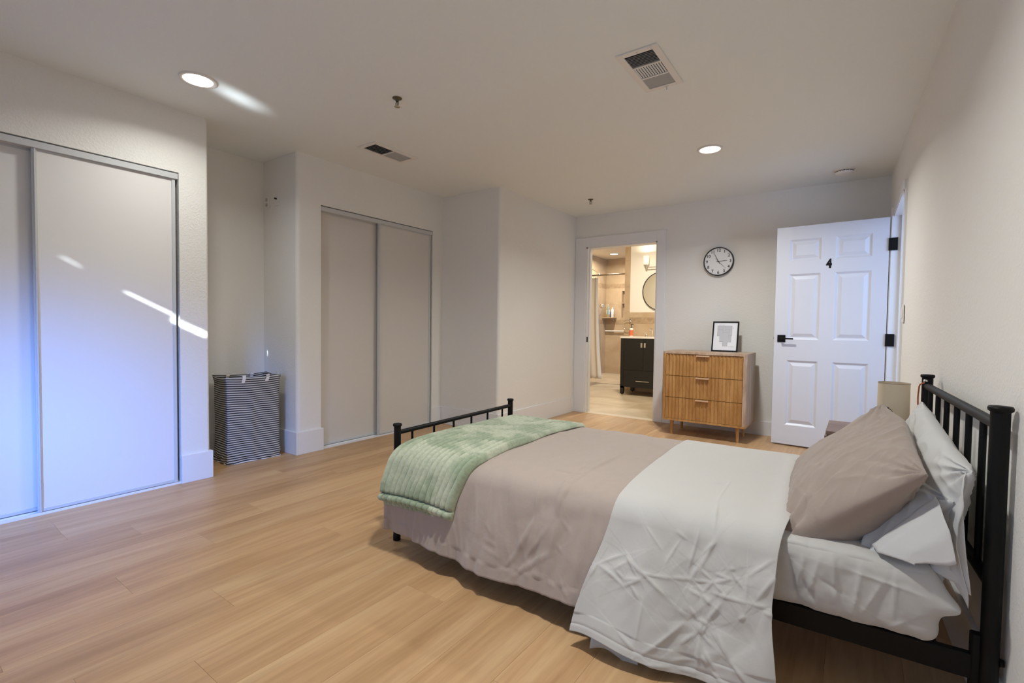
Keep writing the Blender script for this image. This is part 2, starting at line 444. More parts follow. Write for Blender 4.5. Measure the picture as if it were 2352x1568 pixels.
b = MB(); b.prism([(wx(YB) - bt, YB), (wx(YB), YB), (wx(4.2), 4.2), (wx(4.2) - bt, 4.2)], 0, BH); bb('baseboard_right', b, 'white baseboard behind the head of the bed')

# ------------------------------------------------------------------ sliding closets
def closet(n, xf, y0, y1, ysplit, ztop, mp, label, nearfront):
    root = thing('sliding_closet_doors', label, 'closet doors', (xf, y0, 0), 0)
    L = y1 - y0
    def P(mb, name, m, **k): return mb.build(name, m, root, **k)
    # top track
    P(MB().box(-0.075, -0.001, 0.0, L - 0.004, ztop - 0.045, ztop - 0.008, 0.0015), 'top_track', M_ALU)
    P(MB().box(-0.10, -0.004, 0, L, 0.0, 0.006).box(-0.012, -0.006, 0, L, 0.005, 0.014).box(-0.055, -0.05, 0, L, 0.005, 0.014), 'bottom_track', M_TRIM)
    P(MB().box(-0.11, -0.10, -0.02, L + 0.0, 0.0, ztop), 'closet_shade_sheet', M_DARK)  # black sheet behind the doors, standing in for shade inside the closet
    # two doors; front one covers [ysplit, y1] (near False) etc.
    yb0, yb1 = (0.0, ysplit - y0 + 0.05) if nearfront == 'far' else (ysplit - y0 - 0.03, L - 0.006)
    yf0, yf1 = (ysplit - y0, L - 0.016) if nearfront == 'far' else (0.0, ysplit - y0)
    for (a, c, xx, nm) in ((yb0, yb1, -0.064, 'back'), (yf0, yf1, -0.020, 'front')):
        d = MB().box(xx - 0.012, xx, a + 0.004, c - 0.004, 0.02, ztop - 0.046).build('door', mp, root)
        st = MB()
        st.box(xx - 0.014, xx + 0.008, a, a + 0.02, 0.015, ztop - 0.044, 0.002).box(xx - 0.014, xx + 0.008, c - 0.02, c, 0.015, ztop - 0.044, 0.002)
        if nm == 'front' and nearfront == 'far': st.box(xx + 0.003, xx + 0.014, a + 0.006, a + 0.014, 0.015, ztop - 0.044, 0.002)
        st.build('stile', M_ALU, d)
        MB().box(xx - 0.014, xx + 0.006, a + 0.02, c - 0.02, 0.015, 0.035, 0.002).box(xx - 0.014, xx + 0.004, a + 0.02, c - 0.02, ztop - 0.055, ztop - 0.044).build('rail', M_ALU, d)
    return root
closet(1, XA, -0.55, YA1, 0.636, 2.076, M_PANEL, 'pair of tall white sliding closet doors nearest the camera, catching blue daylight', 'far')
closet(2, XC, 2.412, 3.747, 3.035, 2.10, M_PANEL2, 'pair of greige sliding closet doors beyond the laundry alcove', 'far')

# ------------------------------------------------------------------ ceiling fixtures
def downlight(x, y, z, lab, d=0.19):
    r_ = thing('recessed_light', lab, 'ceiling light', (x, y, z))
    R_ = d / 2
    MB().lathe([(R_ * 0.78, -0.004), (R_ * 0.80, -0.008), (R_ * 0.97, -0.010), (R_, -0.006), (R_, 0.0)], n=40).build('trim_ring', M_WHITEP, r_)
    MB().lathe([(0.0001, -0.0065), (R_ * 0.79, -0.0060), (R_ * 0.79, 0.0)], n=40).build('diffuser', M_GLOW, r_)
downlight(-3.12, 1.236, ZC, 'round recessed ceiling light nearer the sliding closet, with a light streak beside it')
downlight(-0.95, 3.964, ZC, 'round recessed ceiling light near the smoke detector, toward the far wall')
downlight(-0.92, 1.2, ZC, 'round recessed ceiling light above the bed, out of the photo')

def sprinkler(x, y, lab):
    r_ = thing('fire_sprinkler', lab, 'sprinkler', (x, y, ZC))
    MB().lathe([(0.030, 0), (0.030, -0.002), (0.024, -0.006), (0.010, -0.008), (0.010, -0.014)], n=24).build('escutcheon', M_BRONZE, r_)
    b = MB(); b.lathe([(0.009, -0.012), (0.011, -0.018), (0.008, -0.022)], n=12)
    for s in (-1, 1): b.tube([(0.006 * s, 0, -0.020), (0.013 * s, 0, -0.030), (0.011 * s, 0, -0.042), (0.0, 0, -0.050)], 0.0022, 8)
    b.tube([(0, 0, -0.022), (0, 0, -0.046)], 0.002, 8)
    b.build('frame_arms', M_BRONZE, r_)
    b = MB(); b.lathe([(0.0001, -0.049), (0.018, -0.051), (0.018, -0.053), (0.0001, -0.054)], n=16)
    b.build('deflector', M_NICKEL, r_)
sprinkler(-2.337, 2.034, 'small metal fire sprinkler hanging between the two ceiling vents')
sprinkler(-2.387, 4.815, 'small metal fire sprinkler on the ceiling in front of the bathroom doorway')

sd = thing('smoke_detector', 'round white smoke detector near the far corner of the ceiling', 'smoke detector', (-0.103, 5.105, ZC))
MB().lathe([(0.078, 0), (0.078, -0.006), (0.070, -0.008)], n=36).build('mounting_plate', M_WHITEP, sd)
MB().lathe([(0.068, -0.006), (0.069, -0.016)], n=36).lathe([(0.069, -0.022), (0.066, -0.032), (0.050, -0.041), (0.0001, -0.044)], n=36).lathe([(0.062, -0.014), (0.062, -0.024)], n=36).build('cover', M_WHITEP, sd)
b = MB()
for k in range(14):
    a = 2 * PI * k / 14; c, s_ = math.cos(a), math.sin(a); c2, s2 = math.cos(a + 0.32), math.sin(a + 0.32)
    b.add([(0.0635 * c, 0.0635 * s_, -0.016), (0.0635 * c2, 0.0635 * s2, -0.016), (0.0635 * c2, 0.0635 * s2, -0.022), (0.0635 * c, 0.0635 * s_, -0.022)], [(0, 1, 2, 3), (3, 2, 1, 0)])
b.build('vent_slots', M_DARK, sd)

def vent(x0, x1, y0, y1, lab, groups, lever):
    r_ = thing('ceiling_vent', lab, 'air vent', ((x0 + x1) / 2, (y0 + y1) / 2, ZC))
    hx, hy = (x1 - x0) / 2, (y1 - y0) / 2; bw = 0.034
    b = MB()
    for (a, c, d, e) in ((-hx, -hx + bw, -hy, hy), (hx - bw, hx, -hy, hy), (-hx + bw, hx - bw, -hy, -hy + bw), (-hx + bw, hx - bw, hy - bw, hy)):
        b.box(a, c, d, e, -0.008, 0, 0.002)
    b.build('frame', M_WHITEP, r_)
    ix, iy = hx - bw, hy - bw
    MB().box(-ix, ix, -iy, iy, -0.0010, -0.0002).build('duct_opening', M_DARK, r_)
    n = len(groups); seg = 2 * iy / n
    for g, (kind, cnt) in enumerate(groups):
        a0 = -iy + g * seg; a1 = a0 + seg
        if g: MB().box(-ix, ix, a0 - 0.005, a0 + 0.005, -0.008, -0.002).build('divider', M_WHITEP, r_)
        for k in range(cnt):
            if kind == 'open':      # slats across, tilted away so the dark duct shows
                y = a0 + 0.01 + (seg - 0.02) * (k + .5) / cnt; hh = (seg - 0.02) / cnt
                mb = MB(); mb.add([(-ix, y - hh * .12, -0.0075), (ix, y - hh * .12, -0.0075), (ix, y + hh * .14, -0.0015), (-ix, y + hh * .14, -0.0015)], [(0, 1, 2, 3), (3, 2, 1, 0)])
            elif kind == 'shut':
                y = a0 + 0.008 + (seg - 0.016) * (k + .5) / cnt; hh = (seg - 0.016) / cnt
                mb = MB(); mb.add([(-ix, y + hh * .42, -0.0078), (ix, y + hh * .42, -0.0078), (ix, y - hh * .55, -0.0028), (-ix, y - hh * .55, -0.0028)], [(0, 1, 2, 3), (3, 2, 1, 0)])
            else:
                x = -ix + 2 * ix * (k + .5) / cnt; hh = 2 * ix / cnt
                mb = MB(); mb.add([(x - hh * .38, a0 + .008, -0.0075), (x - hh * .38, a1 - .008, -0.0075), (x + hh * .10, a1 - .008, -0.002), (x + hh * .10, a0 + .008, -0.002)], [(0, 1, 2, 3), (3, 2, 1, 0)])
            mb.build('slat', M_SLATG if kind == 'shut' else M_WHITEP, r_)
    if lever:
        MB().tube([(0.02, hy - bw * .5, -0.006), (0.02, hy - bw * .5, -0.03)], 0.0035, 8).box(0.008, 0.032, hy - bw * .62, hy - bw * .4, -0.012, -0.006).build('lever', M_WHITEP, r_)
    MB().lathe([(0.0001, -0.0095), (0.004, -0.0085), (0.0045, -0.0075)], (0, -hy + bw * .5, 0), 10).build('screw', M_NICKEL, r_)
vent(-1.042, -0.825, 2.352, 2.806, 'rectangular white ceiling vent with three louvre banks, above the bed', [('open', 8), ('side', 11), ('shut', 9)], True)
vent(-3.235, -3.020, 2.41, 2.852, 'rectangular white ceiling vent in front of the farther closet', [('open', 9), ('shut', 10)], False)

# ------------------------------------------------------------------ wall plates in the alcove and switch
o1 = thing('outlet', 'duplex outlet high on the alcove wall, beside the alcove corner', 'outlet', (-4.187, YN, 2.135))
MB().box(-0.036, 0.036, -0.006, 0, -0.058, 0.058, 0.002).build('plate', M_WHITEP, o1)
MB().lathe([(0.016, 0), (0.016, 0.008), (0.0001, 0.008)], (0, -0.001, 0.022), 18, 'y').lathe([(0.016, 0), (0.016, 0.008), (0.0001, 0.008)], (0, -0.001, -0.022), 18, 'y').build('socket', mat('socket_grey', (0.5, 0.48, 0.45), 0.4), o1)  # sockets in a darker grey than the plate
o2 = thing('coax_outlet', 'wall plate with a small black cable jack, high on the alcove wall', 'outlet', (-4.022, YN, 2.145))
MB().box(-0.036, 0.036, -0.006, 0, -0.058, 0.058, 0.002).build('plate', M_WHITEP, o2)
MB().lathe([(0.007, 0), (0.007, 0.02), (0.0001, 0.02)], (-0.004, -0.004, 0), 12, 'y').build('jack', M_BLACKP, o2)
sw = thing('light_switch', 'white rocker light switch on the headboard wall near the open door', 'switch', (wx(4.27) - 0.001, 4.16, 1.212), math.radians(1.6))
MB().box(-0.006, 0, -0.038, 0.038, -0.06, 0.06, 0.0015).build('plate', M_WHITEP, sw)
MB().box(-0.011, -0.005, -0.017, 0.017, -0.034, 0.034, 0.002).build('rocker', M_WHITEP, sw)

# ------------------------------------------------------------------ entry door leaf (open into the room)
DW, DH = 0.838, 2.03
dr = thing('door_1', 'white six-panel door marked with number 4, standing open beside the dresser', 'door', (0.2255, 5.1197, 0.015), math.radians(-3.49) + PI, kind='structure')
dr.rotation_euler = (0, 0, math.radians(3.49) * -1)
# local: x from -DW to 0, y 0..0.035 away from camera
px = [(-DW + 0.108, -DW + 0.358), (-0.372, -0.112)]
pz = [(0.182, 0.792), (0.988, 1.594), (1.711, 1.911)]
slab = MB(); th = 0.035
xs = [-DW, px[0][0], px[0][1], px[1][0], px[1][1], 0]; zs = [0, pz[0][0], pz[0][1], pz[1][0], pz[1][1], pz[2][0], pz[2][1], DH]
slab.box(xs[0], xs[1], 0, th, 0, DH).box(xs[2], xs[3], 0, th, 0, DH).box(xs[4], xs[5], 0, th, 0, DH)
for (a, c) in px:
    for k in (0, 2, 4, 6): slab.box(a, c, 0, th, zs[k], zs[k + 1])
slab.build('slab', M_DOOR, dr)
for (a, c) in px:
    for (z0, z1) in pz:
        mb = MB(); rings = [(0, 0.0), (0.004, 0.002), (0.018, 0.013), (0.024, 0.013), (0.050, 0.003), (0.053, 0.002)]
        vs = []
        for ins, dp in rings: vs += [(a + ins, dp, z0 + ins), (c - ins, dp, z0 + ins), (c - ins, dp, z1 - ins), (a + ins, dp, z1 - ins)]
        fs = []
        for k in range(len(rings) - 1):
            for q in range(4): fs.append((k * 4 + q, k * 4 + (q + 1) % 4, (k + 1) * 4 + (q + 1) % 4, (k + 1) * 4 + q))
        k = len(rings) - 1; fs.append((k * 4, k * 4 + 1, k * 4 + 2, k * 4 + 3))
        mb.add(vs, fs); mb.box(a, c, th - 0.004, th, z0, z1)
        mb.build('panel', M_DOOR, dr)
hd = MB().box(-DW + 0.028, -DW + 0.094, -0.008, 0, 0.960, 1.026, 0.0015).build('handle_plate', M_BLACK, dr)
MB().tube([(-DW + 0.061, -0.006, 0.993), (-DW + 0.061, -0.050, 0.993)], 0.010, 12).box(-DW + 0.052, -DW + 0.165, -0.056, -0.046, 0.986, 1.0, 0.001).build('lever', M_BLACK, hd)
MB().box(-DW - 0.009, -DW, 0.010, 0.024, 0.985, 1.002, 0.002).build('latch_bolt', M_NICKEL, dr)
for z in (1.80, 1.0, 0.21):
    MB().box(0.0, 0.056, -0.020, -0.014, z - 0.052, z + 0.052, 0.001).tube([(0.002, -0.012, z - 0.052), (0.002, -0.012, z + 0.052)], 0.007, 10).build('hinge', M_BLACK, dr)
text_obj('4', 0.105, M_BLACK, dr, 'number_four', Matrix.Translation((-0.419, -0.001, 1.668)) @ Matrix.Rotation(PI / 2, 4, 'X') @ Matrix.Diagonal((0.72, 1.0, 1.0, 1.0)), 0.001, 0.006)

# ------------------------------------------------------------------ clock
ck = thing('wall_clock', 'round wall clock with thin black rim and pale face above the dresser', 'clock', (-1.199, YF, 1.812))
CR = 0.152
MB().lathe([(CR - 0.012, 0.002), (CR, 0.0), (CR, 0.040), (CR - 0.003, 0.044), (CR - 0.009, 0.042), (CR - 0.010, 0.030)], n=64, axis='y').build('rim', M_BLACKP, ck)
MB().lathe([(0.0001, 0.030), (CR - 0.009, 0.030)], n=64, axis='y', smooth=False).build('dial', mat('dial_white', (0.80, 0.80, 0.80), 0.5), ck)
M_NUM = mat('dial_print', (0.02, 0.02, 0.025), 0.5)
for k in range(1, 13):
    a = math.radians(90 - 30 * k); rr = 0.118
    text_obj(str(k), 0.043, M_NUM, ck, 'numeral', Matrix.Translation((rr * math.cos(a), -0.0305, rr * math.sin(a))) @ Matrix.Rotation(PI / 2, 4, 'X'), 0.0002, 0.0009)
def hand(name, ang, l, tail, w_, y):
    a = math.radians(90 - ang); d = Vector((math.cos(a), 0, math.sin(a))); n_ = Vector((-d.z, 0, d.x))
    o = Vector((0, y, 0)); q = []
    for s1, ww in ((-tail, w_), (l * .7, w_), (l, w_ * .5)):
        q += [o + d * s1 + n_ * ww / 2, o + d * s1 - n_ * ww / 2]
    mb = MB(); mb.add(q, [(0, 1, 3, 2), (2, 3, 5, 4), (2, 3, 1, 0), (4, 5, 3, 2)]); mb.build(name, M_NUM, ck)
hand('minute_hand', 333, 0.102, 0.028, 0.0045, -0.034)
hand('hour_hand', 86, 0.088, 0.022, 0.0055, -0.033)
hand('second_hand', 136, 0.112, 0.045, 0.0022, -0.035)
MB().lathe([(0.006, 0.030), (0.006, 0.037), (0.0001, 0.038)], n=16, axis='y').build('hand_boss', M_NUM, ck)

# ------------------------------------------------------------------ dresser
ds = thing('dresser', 'golden oak three-drawer dresser with fluted fronts and short tapered legs', 'dresser', (-1.195, 4.93, 0))
X0, X1, Y1, Z0, Z1 = -0.397, 0.397, 0.47, 0.152, 0.855
b = MB()
rr = 0.028
outer = [(X0, Y1), ] + [(X0 + rr + rr * math.cos(math.radians(180 + 90 * i / 6)), rr + rr * math.sin(math.radians(180 + 90 * i / 6))) for i in range(7)] + [(X1 - rr + rr * math.cos(math.radians(270 + 90 * i / 6)), rr + rr * math.sin(math.radians(270 + 90 * i / 6))) for i in range(7)] + [(X1, Y1)]
MB().prism(outer, Z1 - 0.022, Z1).build('top', M_OAKREFL, ds)
MB().prism(outer, Z0, Z0 + 0.018).build('base_panel', M_OAK, ds)
sl = [(X0, Y1)] + [(X0 + rr + rr * math.cos(math.radians(180 + 90 * i / 6)), rr + rr * math.sin(math.radians(180 + 90 * i / 6))) for i in range(7)] + [(X0 + 0.034, 0.0), (X0 + 0.034, Y1)]
MB().prism(sl, Z0 + 0.018, Z1 - 0.022).build('side_panel', M_OAK, ds)
MB().prism([(-x, y) for x, y in reversed(sl)], Z0 + 0.018, Z1 - 0.022).build('side_panel', M_OAKREFL, ds)  # this side has the reflected light painted in
MB().box(X0 + .03, X1 - .03, Y1 - 0.012, Y1, Z0, Z1 - .01).build('back_panel', M_OAK, ds)
MB().box(X0 + .034, X1 - .034, 0.02, 0.03, Z0 + .01, Z1 - .02).build('gap_shade', M_DARK, ds)  # black board added behind the drawers as painted shade between them
dz = [(0.612, 0.828), (0.391, 0.607), (0.172, 0.386)]
da, db = X0 + 0.037, X1 - 0.037
for (z0, z1) in dz:
    nf = 21; prof = []
    for k in range(nf):
        for q in range(7):
            ph = q / 7; x = da + 0.004 + (db - da - 0.008) * (k + ph) / nf
            dep = 0.0125 * math.sin(PI * ph) ** 0.7 if 0 < ph else 0.0
            prof.append((x, dep))
    prof = [(da, 0.006), (da, 0.0)] + prof + [(db, 0.0), (db, 0.006)]
    P = np.array([[(x, y, z0) for x, y in prof], [(x, y, z1) for x, y in prof]])
    mb = MB(); n_ = len(prof)
    mb.add([tuple(p) for p in P.reshape(-1, 3)], [(i, i + 1, n_ + i + 1, n_ + i) for i in range(n_ - 1)])
    mb.box(da, db, 0.0127, 0.024, z0, z1)
    mb.add([(x, y, z1) for x, y in prof] + [(db, 0.016, z1), (da, 0.016, z1)], [tuple(range(n_ + 2))])
    d = mb.build('drawer', M_OAK, ds)
    zc = z1 - 0.003
    MB().box(-0.062, 0.062, -0.016, 0.004, zc - 0.003, zc + 0.001, 0.001).box(-0.062, 0.062, -0.018, -0.015, zc - 0.012, zc + 0.001, 0.0008).build('handle', mat('pale_gold', (0.80, 0.53, 0.33), 0.35, 0.5), d)
for (x, y) in ((-0.305, 0.062), (0.318, 0.055), (-0.30, 0.40), (0.31, 0.40)):
    MB().tube([(x, y, Z0), (x * 1.01, y, 0.0)], [0.020, 0.011], 16).build('leg', M_OAK, ds)

# ------------------------------------------------------------------ framed print on the dresser
fr = thing('framed_print', 'small black frame with a grey floor plan print leaning on the dresser', 'picture frame', (-1.078, 5.29, 0.857))
tilt = Matrix.Rotation(math.radians(-12), 4, 'X')
def tb(mb, name, m, parent):
    mb.v = [tuple(tilt @ Vector(v)) for v in mb.v]; return mb.build(name, m, parent)
FW, FH = 0.126, 0.318
tb(MB().box(-FW, -FW + 0.013, -0.004, 0.016, 0, FH, 0.001).box(FW - 0.013, FW, -0.004, 0.016, 0, FH, 0.001).box(-FW + 0.013, FW - 0.013, -0.004, 0.016, 0, 0.013, 0.001).box(-FW + 0.013, FW - 0.013, -0.004, 0.016, FH - 0.013, FH, 0.001), 'frame', M_BLACK, fr)
tb(MB().box(-FW + .01, FW - .01, 0.004, 0.008, 0.01, FH - 0.01), 'paper', mat('print_paper', (0.78, 0.78, 0.80), 0.5), fr)
tb(MB().box(-FW + .01, FW - .01, 0.0085, 0.014, 0.01, FH - 0.01), 'backing_board', M_BLACKP, fr)
mb = MB(); mb.add([(-0.02, 0.014, 0.22), (0.02, 0.014, 0.22), (0.03, 0.10, 0.02), (-0.03, 0.10, 0.02)], [(0, 1, 2, 3), (3, 2, 1, 0)])
tb(mb, 'easel_strut', M_BLACKP, fr)
def plan(x, z): return (-0.104 + 0.208 * x, 0.0035, 0.018 + 0.282 * (1 - z))
M_GREY = mat('plan_grey', (0.52, 0.52, 0.54), 0.6); M_GREY2 = mat('plan_line', (0.30, 0.30, 0.33), 0.6)
g = MB()
def rct(mb, a, c, d, e, y=0.0035):
    q = [plan(a, e), plan(c, e), plan(c, d), plan(a, d)]; mb.add([(p[0], y, p[2]) for p in q], [(0, 1, 2, 3)])
rct(g, 0.12, 0.80, 0.10, 0.48); rct(g, 0.24, 0.79, 0.48, 0.70); rct(g, 0.40, 0.62, 0.70, 0.86)
tb(g, 'plan_print', M_GREY, fr)
g = MB()
for (a, c, d, e) in ((0.12, 0.80, 0.10, 0.108), (0.12, 0.128, 0.10, 0.48), (0.79, 0.80, 0.10, 0.48), (0.12, 0.24, 0.475, 0.483), (0.24, 0.25, 0.48, 0.60), (0.24, 0.42, 0.695, 0.705), (0.60, 0.79, 0.695, 0.705),
                     (0.40, 0.41, 0.70, 0.86), (0.61, 0.62, 0.70, 0.86), (0.40, 0.62, 0.855, 0.863), (0.12, 0.38, 0.25, 0.256), (0.38, 0.386, 0.10, 0.40), (0.50, 0.506, 0.10, 0.30), (0.50, 0.80, 0.22, 0.226), (0.38, 0.66, 0.35, 0.356), (0.66, 0.666, 0.22, 0.60), (0.66, 0.79, 0.46, 0.466),
                     (0.66, 0.70, 0.875, 0.885), (0.73, 0.78, 0.875, 0.885), (0.80, 0.93, 0.875, 0.885), (0.22, 0.30, 0.065, 0.072), (0.34, 0.44, 0.065, 0.072), (0.83, 0.87, 0.16, 0.167), (0.84, 0.87, 0.20, 0.207)):
    rct(g, a, c, d, e, 0.003)
tb(g, 'plan_lines', M_GREY2, fr)

# ------------------------------------------------------------------ laundry basket
bk = thing('laundry_basket', 'tall collapsible laundry basket with thin black and white stripes in the alcove', 'laundry basket', (-3.835, 1.90, 0), math.radians(3.8 - 7.5))
ms = mat('striped_canvas', (0.5, 0.5, 0.5), 0.85, spec=0.2)
nt, bs, N, Lk = nodes(ms)
tc = N('ShaderNodeTexCoord'); sp = N('ShaderNodeSeparateXYZ'); Lk(tc.outputs['UV'], sp.inputs[0])
mo = N('ShaderNodeMath'); mo.operation = 'FRACT'; mu = N('ShaderNodeMath'); mu.operation = 'MULTIPLY'; mu.inputs[1].default_value = 38.5
Lk(sp.outputs['Y'], mu.inputs[0]); Lk(mu.outputs[0], mo.inputs[0])
gt = N('ShaderNodeMath'); gt.operation = 'GREATER_THAN'; gt.inputs[1].default_value = 0.50; Lk(mo.outputs[0], gt.inputs[0])
mx = N('ShaderNodeMix'); mx.data_type = 'RGBA'; mx.inputs[6].default_value = (0.52, 0.50, 0.455, 1); mx.inputs[7].default_value = (0.035, 0.035, 0.038, 1)
Lk(gt.outputs[0], mx.inputs[0]); Lk(mx.outputs[2], bs.inputs['Base Color'])
BX, BY, BZ = 0.25, 0.392, 0.672     # local: x from -BX to 0 (depth), y +-BY/2
ring = []
nside = [(0, -BY / 2), (0, BY / 2), (-BX, BY / 2), (-BX, -BY / 2)]
NS = 26
for s_ in range(4):
    a = Vector(nside[s_]); c = Vector(nside[(s_ + 1) % 4])
    for k in range(NS): ring.append((a.lerp(c, k / NS), s_, k / NS))
rows = 44
V = np.zeros((rows, len(ring), 3)); uv = np.zeros((rows, len(ring), 2))
for i in range(rows):
    tz = i / (rows - 1)
    for j, (p, s_, kk) in enumerate(ring):
        nrm = [(1, 0), (0, 1), (-1, 0), (0, -1)][s_]
        edge = math.sin(PI * kk)
        off = -0.010 * edge * math.sin(PI * min(1, tz * 1.0)) + 0.007 * edge * mn.noise(Vector((p.x * 7, p.y * 7, tz * 4.2)))
        fold = 0.012 * math.exp(-((kk - 0.45) / 0.05) ** 2) * math.sin(PI * tz) * (1 if s_ == 0 else -1)
        low = 0.022 * max(0, 0.22 - tz) / 0.22 * mn.noise(Vector((p.x * 20, p.y * 20, tz * 16)))
        sh = 1 + 0.05 * max(0, tz - 0.93) / 0.07 + 0.02 * max(0, .2 - tz) / .2
        tx = p.x + 0.008 * mn.noise(Vector((0.3, tz * 3, p.y)))
        x = (tx + BX / 2) * sh - BX / 2 + nrm[0] * (off + fold + low); y = p.y * sh * (1 - 0.02 * math.sin(PI * tz)) + nrm[1] * (off + low)
        zz = BZ * tz + 0.010 * math.sin(PI * kk * (1 if s_ % 2 else 1)) * tz * (-1) + 0.004 * mn.noise(Vector((p.x * 9, p.y * 9, 3))) * tz
        V[i, j] = (x, y, zz)
        uv[i, j] = (j / len(ring), tz + 0.006 * mn.noise(Vector((p.x * 6, p.y * 10, tz * 3))))
mb = MB(); mb.grid(V, True, wrap=True)
o = mb.build('striped_body', ms, bk)
ul = o.data.uv_layers.new(name='UVMap'); flat = uv.reshape(-1, 2)
vi = np.zeros(len(o.data.loops), dtype=np.int32); o.data.loops.foreach_get('vertex_index', vi)
ul.data.foreach_set('uv', flat[vi].ravel())
sm = o.modifiers.new('thick', 'SOLIDIFY'); sm.thickness = 0.003
MB().box(-BX * .97, -0.004, -BY * .48, BY * .48, 0.0, 0.006).build('base', mat('canvas_base', (0.6, 0.58, 0.55), 0.9), bk)
top = [tuple(V[rows - 1, j] + np.array([0, 0, 0.0])) for j in range(len(ring))]
MB().tube(top, 0.0028, 8, closed=True).build('rim_wire', mat('rim_binding', (0.03, 0.03, 0.035), 0.8), bk)
bot = [tuple(V[0, j] + np.array([0, 0, 0.006])) for j in range(len(ring))]
MB().tube(bot, 0.0045, 6, closed=True).build('bottom_piping', mat('white_piping', (0.7, 0.69, 0.66), 0.8), bk)
M_STRAP = mat('strap_webbing', (0.72, 0.68, 0.62), 0.85)
def strap(x, y, outz, inz, lean=0.0):
    mb = MB(); pts = [(x + 0.006, y - 0.004 + lean, BZ - outz), (x + 0.006, y, BZ - 0.01), (x + 0.004, y, BZ + 0.008), (x - 0.004, y, BZ + 0.008), (x - 0.007, y, BZ - inz)]
    q = []
    for p in pts: q += [(p[0], p[1] - 0.012, p[2]), (p[0], p[1] + 0.012, p[2])]
    mb.add(q, [(2 * i, 2 * i + 1, 2 * i + 3, 2 * i + 2) for i in range(len(pts) - 1)])
    s_ = mb.build('strap', M_STRAP, bk); s_.modifiers.new('t', 'SOLIDIFY').thickness = 0.0025
strap(0.004, -0.075, 0.050, 0.01, -0.006); strap(0.004, 0.105, 0.045, 0.01, -0.008)
strap(-BX + 0.008, -0.10, 0.01, 0.048); strap(-BX + 0.008, 0.085, 0.01, 0.060)
MB().box(-0.03, -0.004, BY / 2 - 0.008, BY / 2 - 0.004, BZ - 0.005, BZ + 0.03, 0.001).build('hem_tab', M_STRAP, bk)

# ------------------------------------------------------------------ bed
TH = math.radians(2.3212); FN = (-1.8587, 1.6309, 0)
BL, BW, ZF, ZH = 2.1737, 1.0381, 0.5956, 0.9065
bed = thing('bed_frame', 'black metal single bed frame with barred headboard and low footboard', 'bed', FN, TH)
def post(u, v, h, r_):
    MB().tube([(u, v, 0.012), (u, v, h - 0.012)], r_, 20).lathe([(r_ * 1.02, h - 0.016), (r_ * 1.26, h - 0.012), (r_ * 1.30, h - 0.006), (r_ * 1.18, h - 0.001), (0.0001, h)], (u, v, 0), 20).lathe([(r_ * .9, 0), (r_ * 1.08, 0.002), (r_ * 1.05, 0.03), (r_, 0.032)], (u, v, 0), 20).build('post', M_BLACK, bed)
for v in (0, BW):
    post(0, v, ZF, 0.0175); post(BL, v, ZH, 0.0195)
MB().tube([(0, 0.01, ZF - 0.047), (0, BW - 0.01, ZF - 0.047)], 0.0115, 16).build('top_rail', M_BLACK, bed)
MB().tube([(BL, 0.01, ZH - 0.052), (BL, BW - 0.01, ZH - 0.052)], 0.0145, 16).build('top_rail', M_BLACK, bed)
MB().box(-0.012, 0.012, 0, BW, 0.24, 0.27).build('lower_rail', M_BLACK, bed)
MB().tube([(BL, 0.01, 0.435), (BL, BW - 0.01, 0.435)], 0.0145, 16).build('lower_rail', M_BLACK, bed)
for k in range(6):
    v = 0.104 + 0.1672 * k
    MB().tube([(0, v, 0.26), (0, v, ZF - 0.050)], 0.0062, 10).build('bar', M_BLACK, bed)
    v = 0.149 + 0.1605 * k
    MB().tube([(BL, v, 0.43), (BL, v, ZH - 0.055)], 0.0085, 12).build('bar', M_BLACK, bed)
for v in (0.012, BW - 0.012):
    MB().box(0.0, BL, v - 0.012, v + 0.012, 0.178, 0.243, 0.002).build('side_rail', M_BLACK, bed)
    MB().box(BL - 0.035, BL - 0.012, v - 0.015, v + 0.015, 0.14, 0.30, 0.003).build('rail_bracket', M_BLACK, bed)
    MB().box(0.012, 0.035, v - 0.015, v + 0.015, 0.14, 0.27, 0.003).build('rail_bracket', M_BLACK, bed)
for k in range(10):
    u = 0.12 + 0.215 * k
    MB().box(u - 0.02, u + 0.02, 0.02, BW - 0.02, 0.228, 0.240, 0.001).build('slat', M_BLACK, bed)
MB().tube([(1.08, 0.52, 0), (1.08, 0.52, 0.23)], 0.014, 12).build('centre_leg', M_BLACK, bed)
MB().lathe([(0.008, 0), (0.008, 0.003), (0.004, 0.0045), (0.0001, 0.0045)], (BL - 0.010, BW - 0.0185, ZH - 0.028), 14, 'y').build('bolt', M_CHROME, bed)
MB().lathe([(0.011, 0), (0.009, 0.009), (0.0001, 0.010)], (BL + .018, -0.002, 0.245), 12, 'x').build('bolt', M_BLACK, bed)

def bed_obj(mb, name, m, label, cat):
    return mb.build(name, m, loc=FN, rotz=TH, label=label, cat=cat)

def fb(x, y, z=0.0, o=4):
    return mn.fractal(Vector((x, y, z)), 0.9, 2.0, o)
def ridge(x, y, z=0.0):
    return 1 - abs(mn.noise(Vector((x, y, z)))) * 2

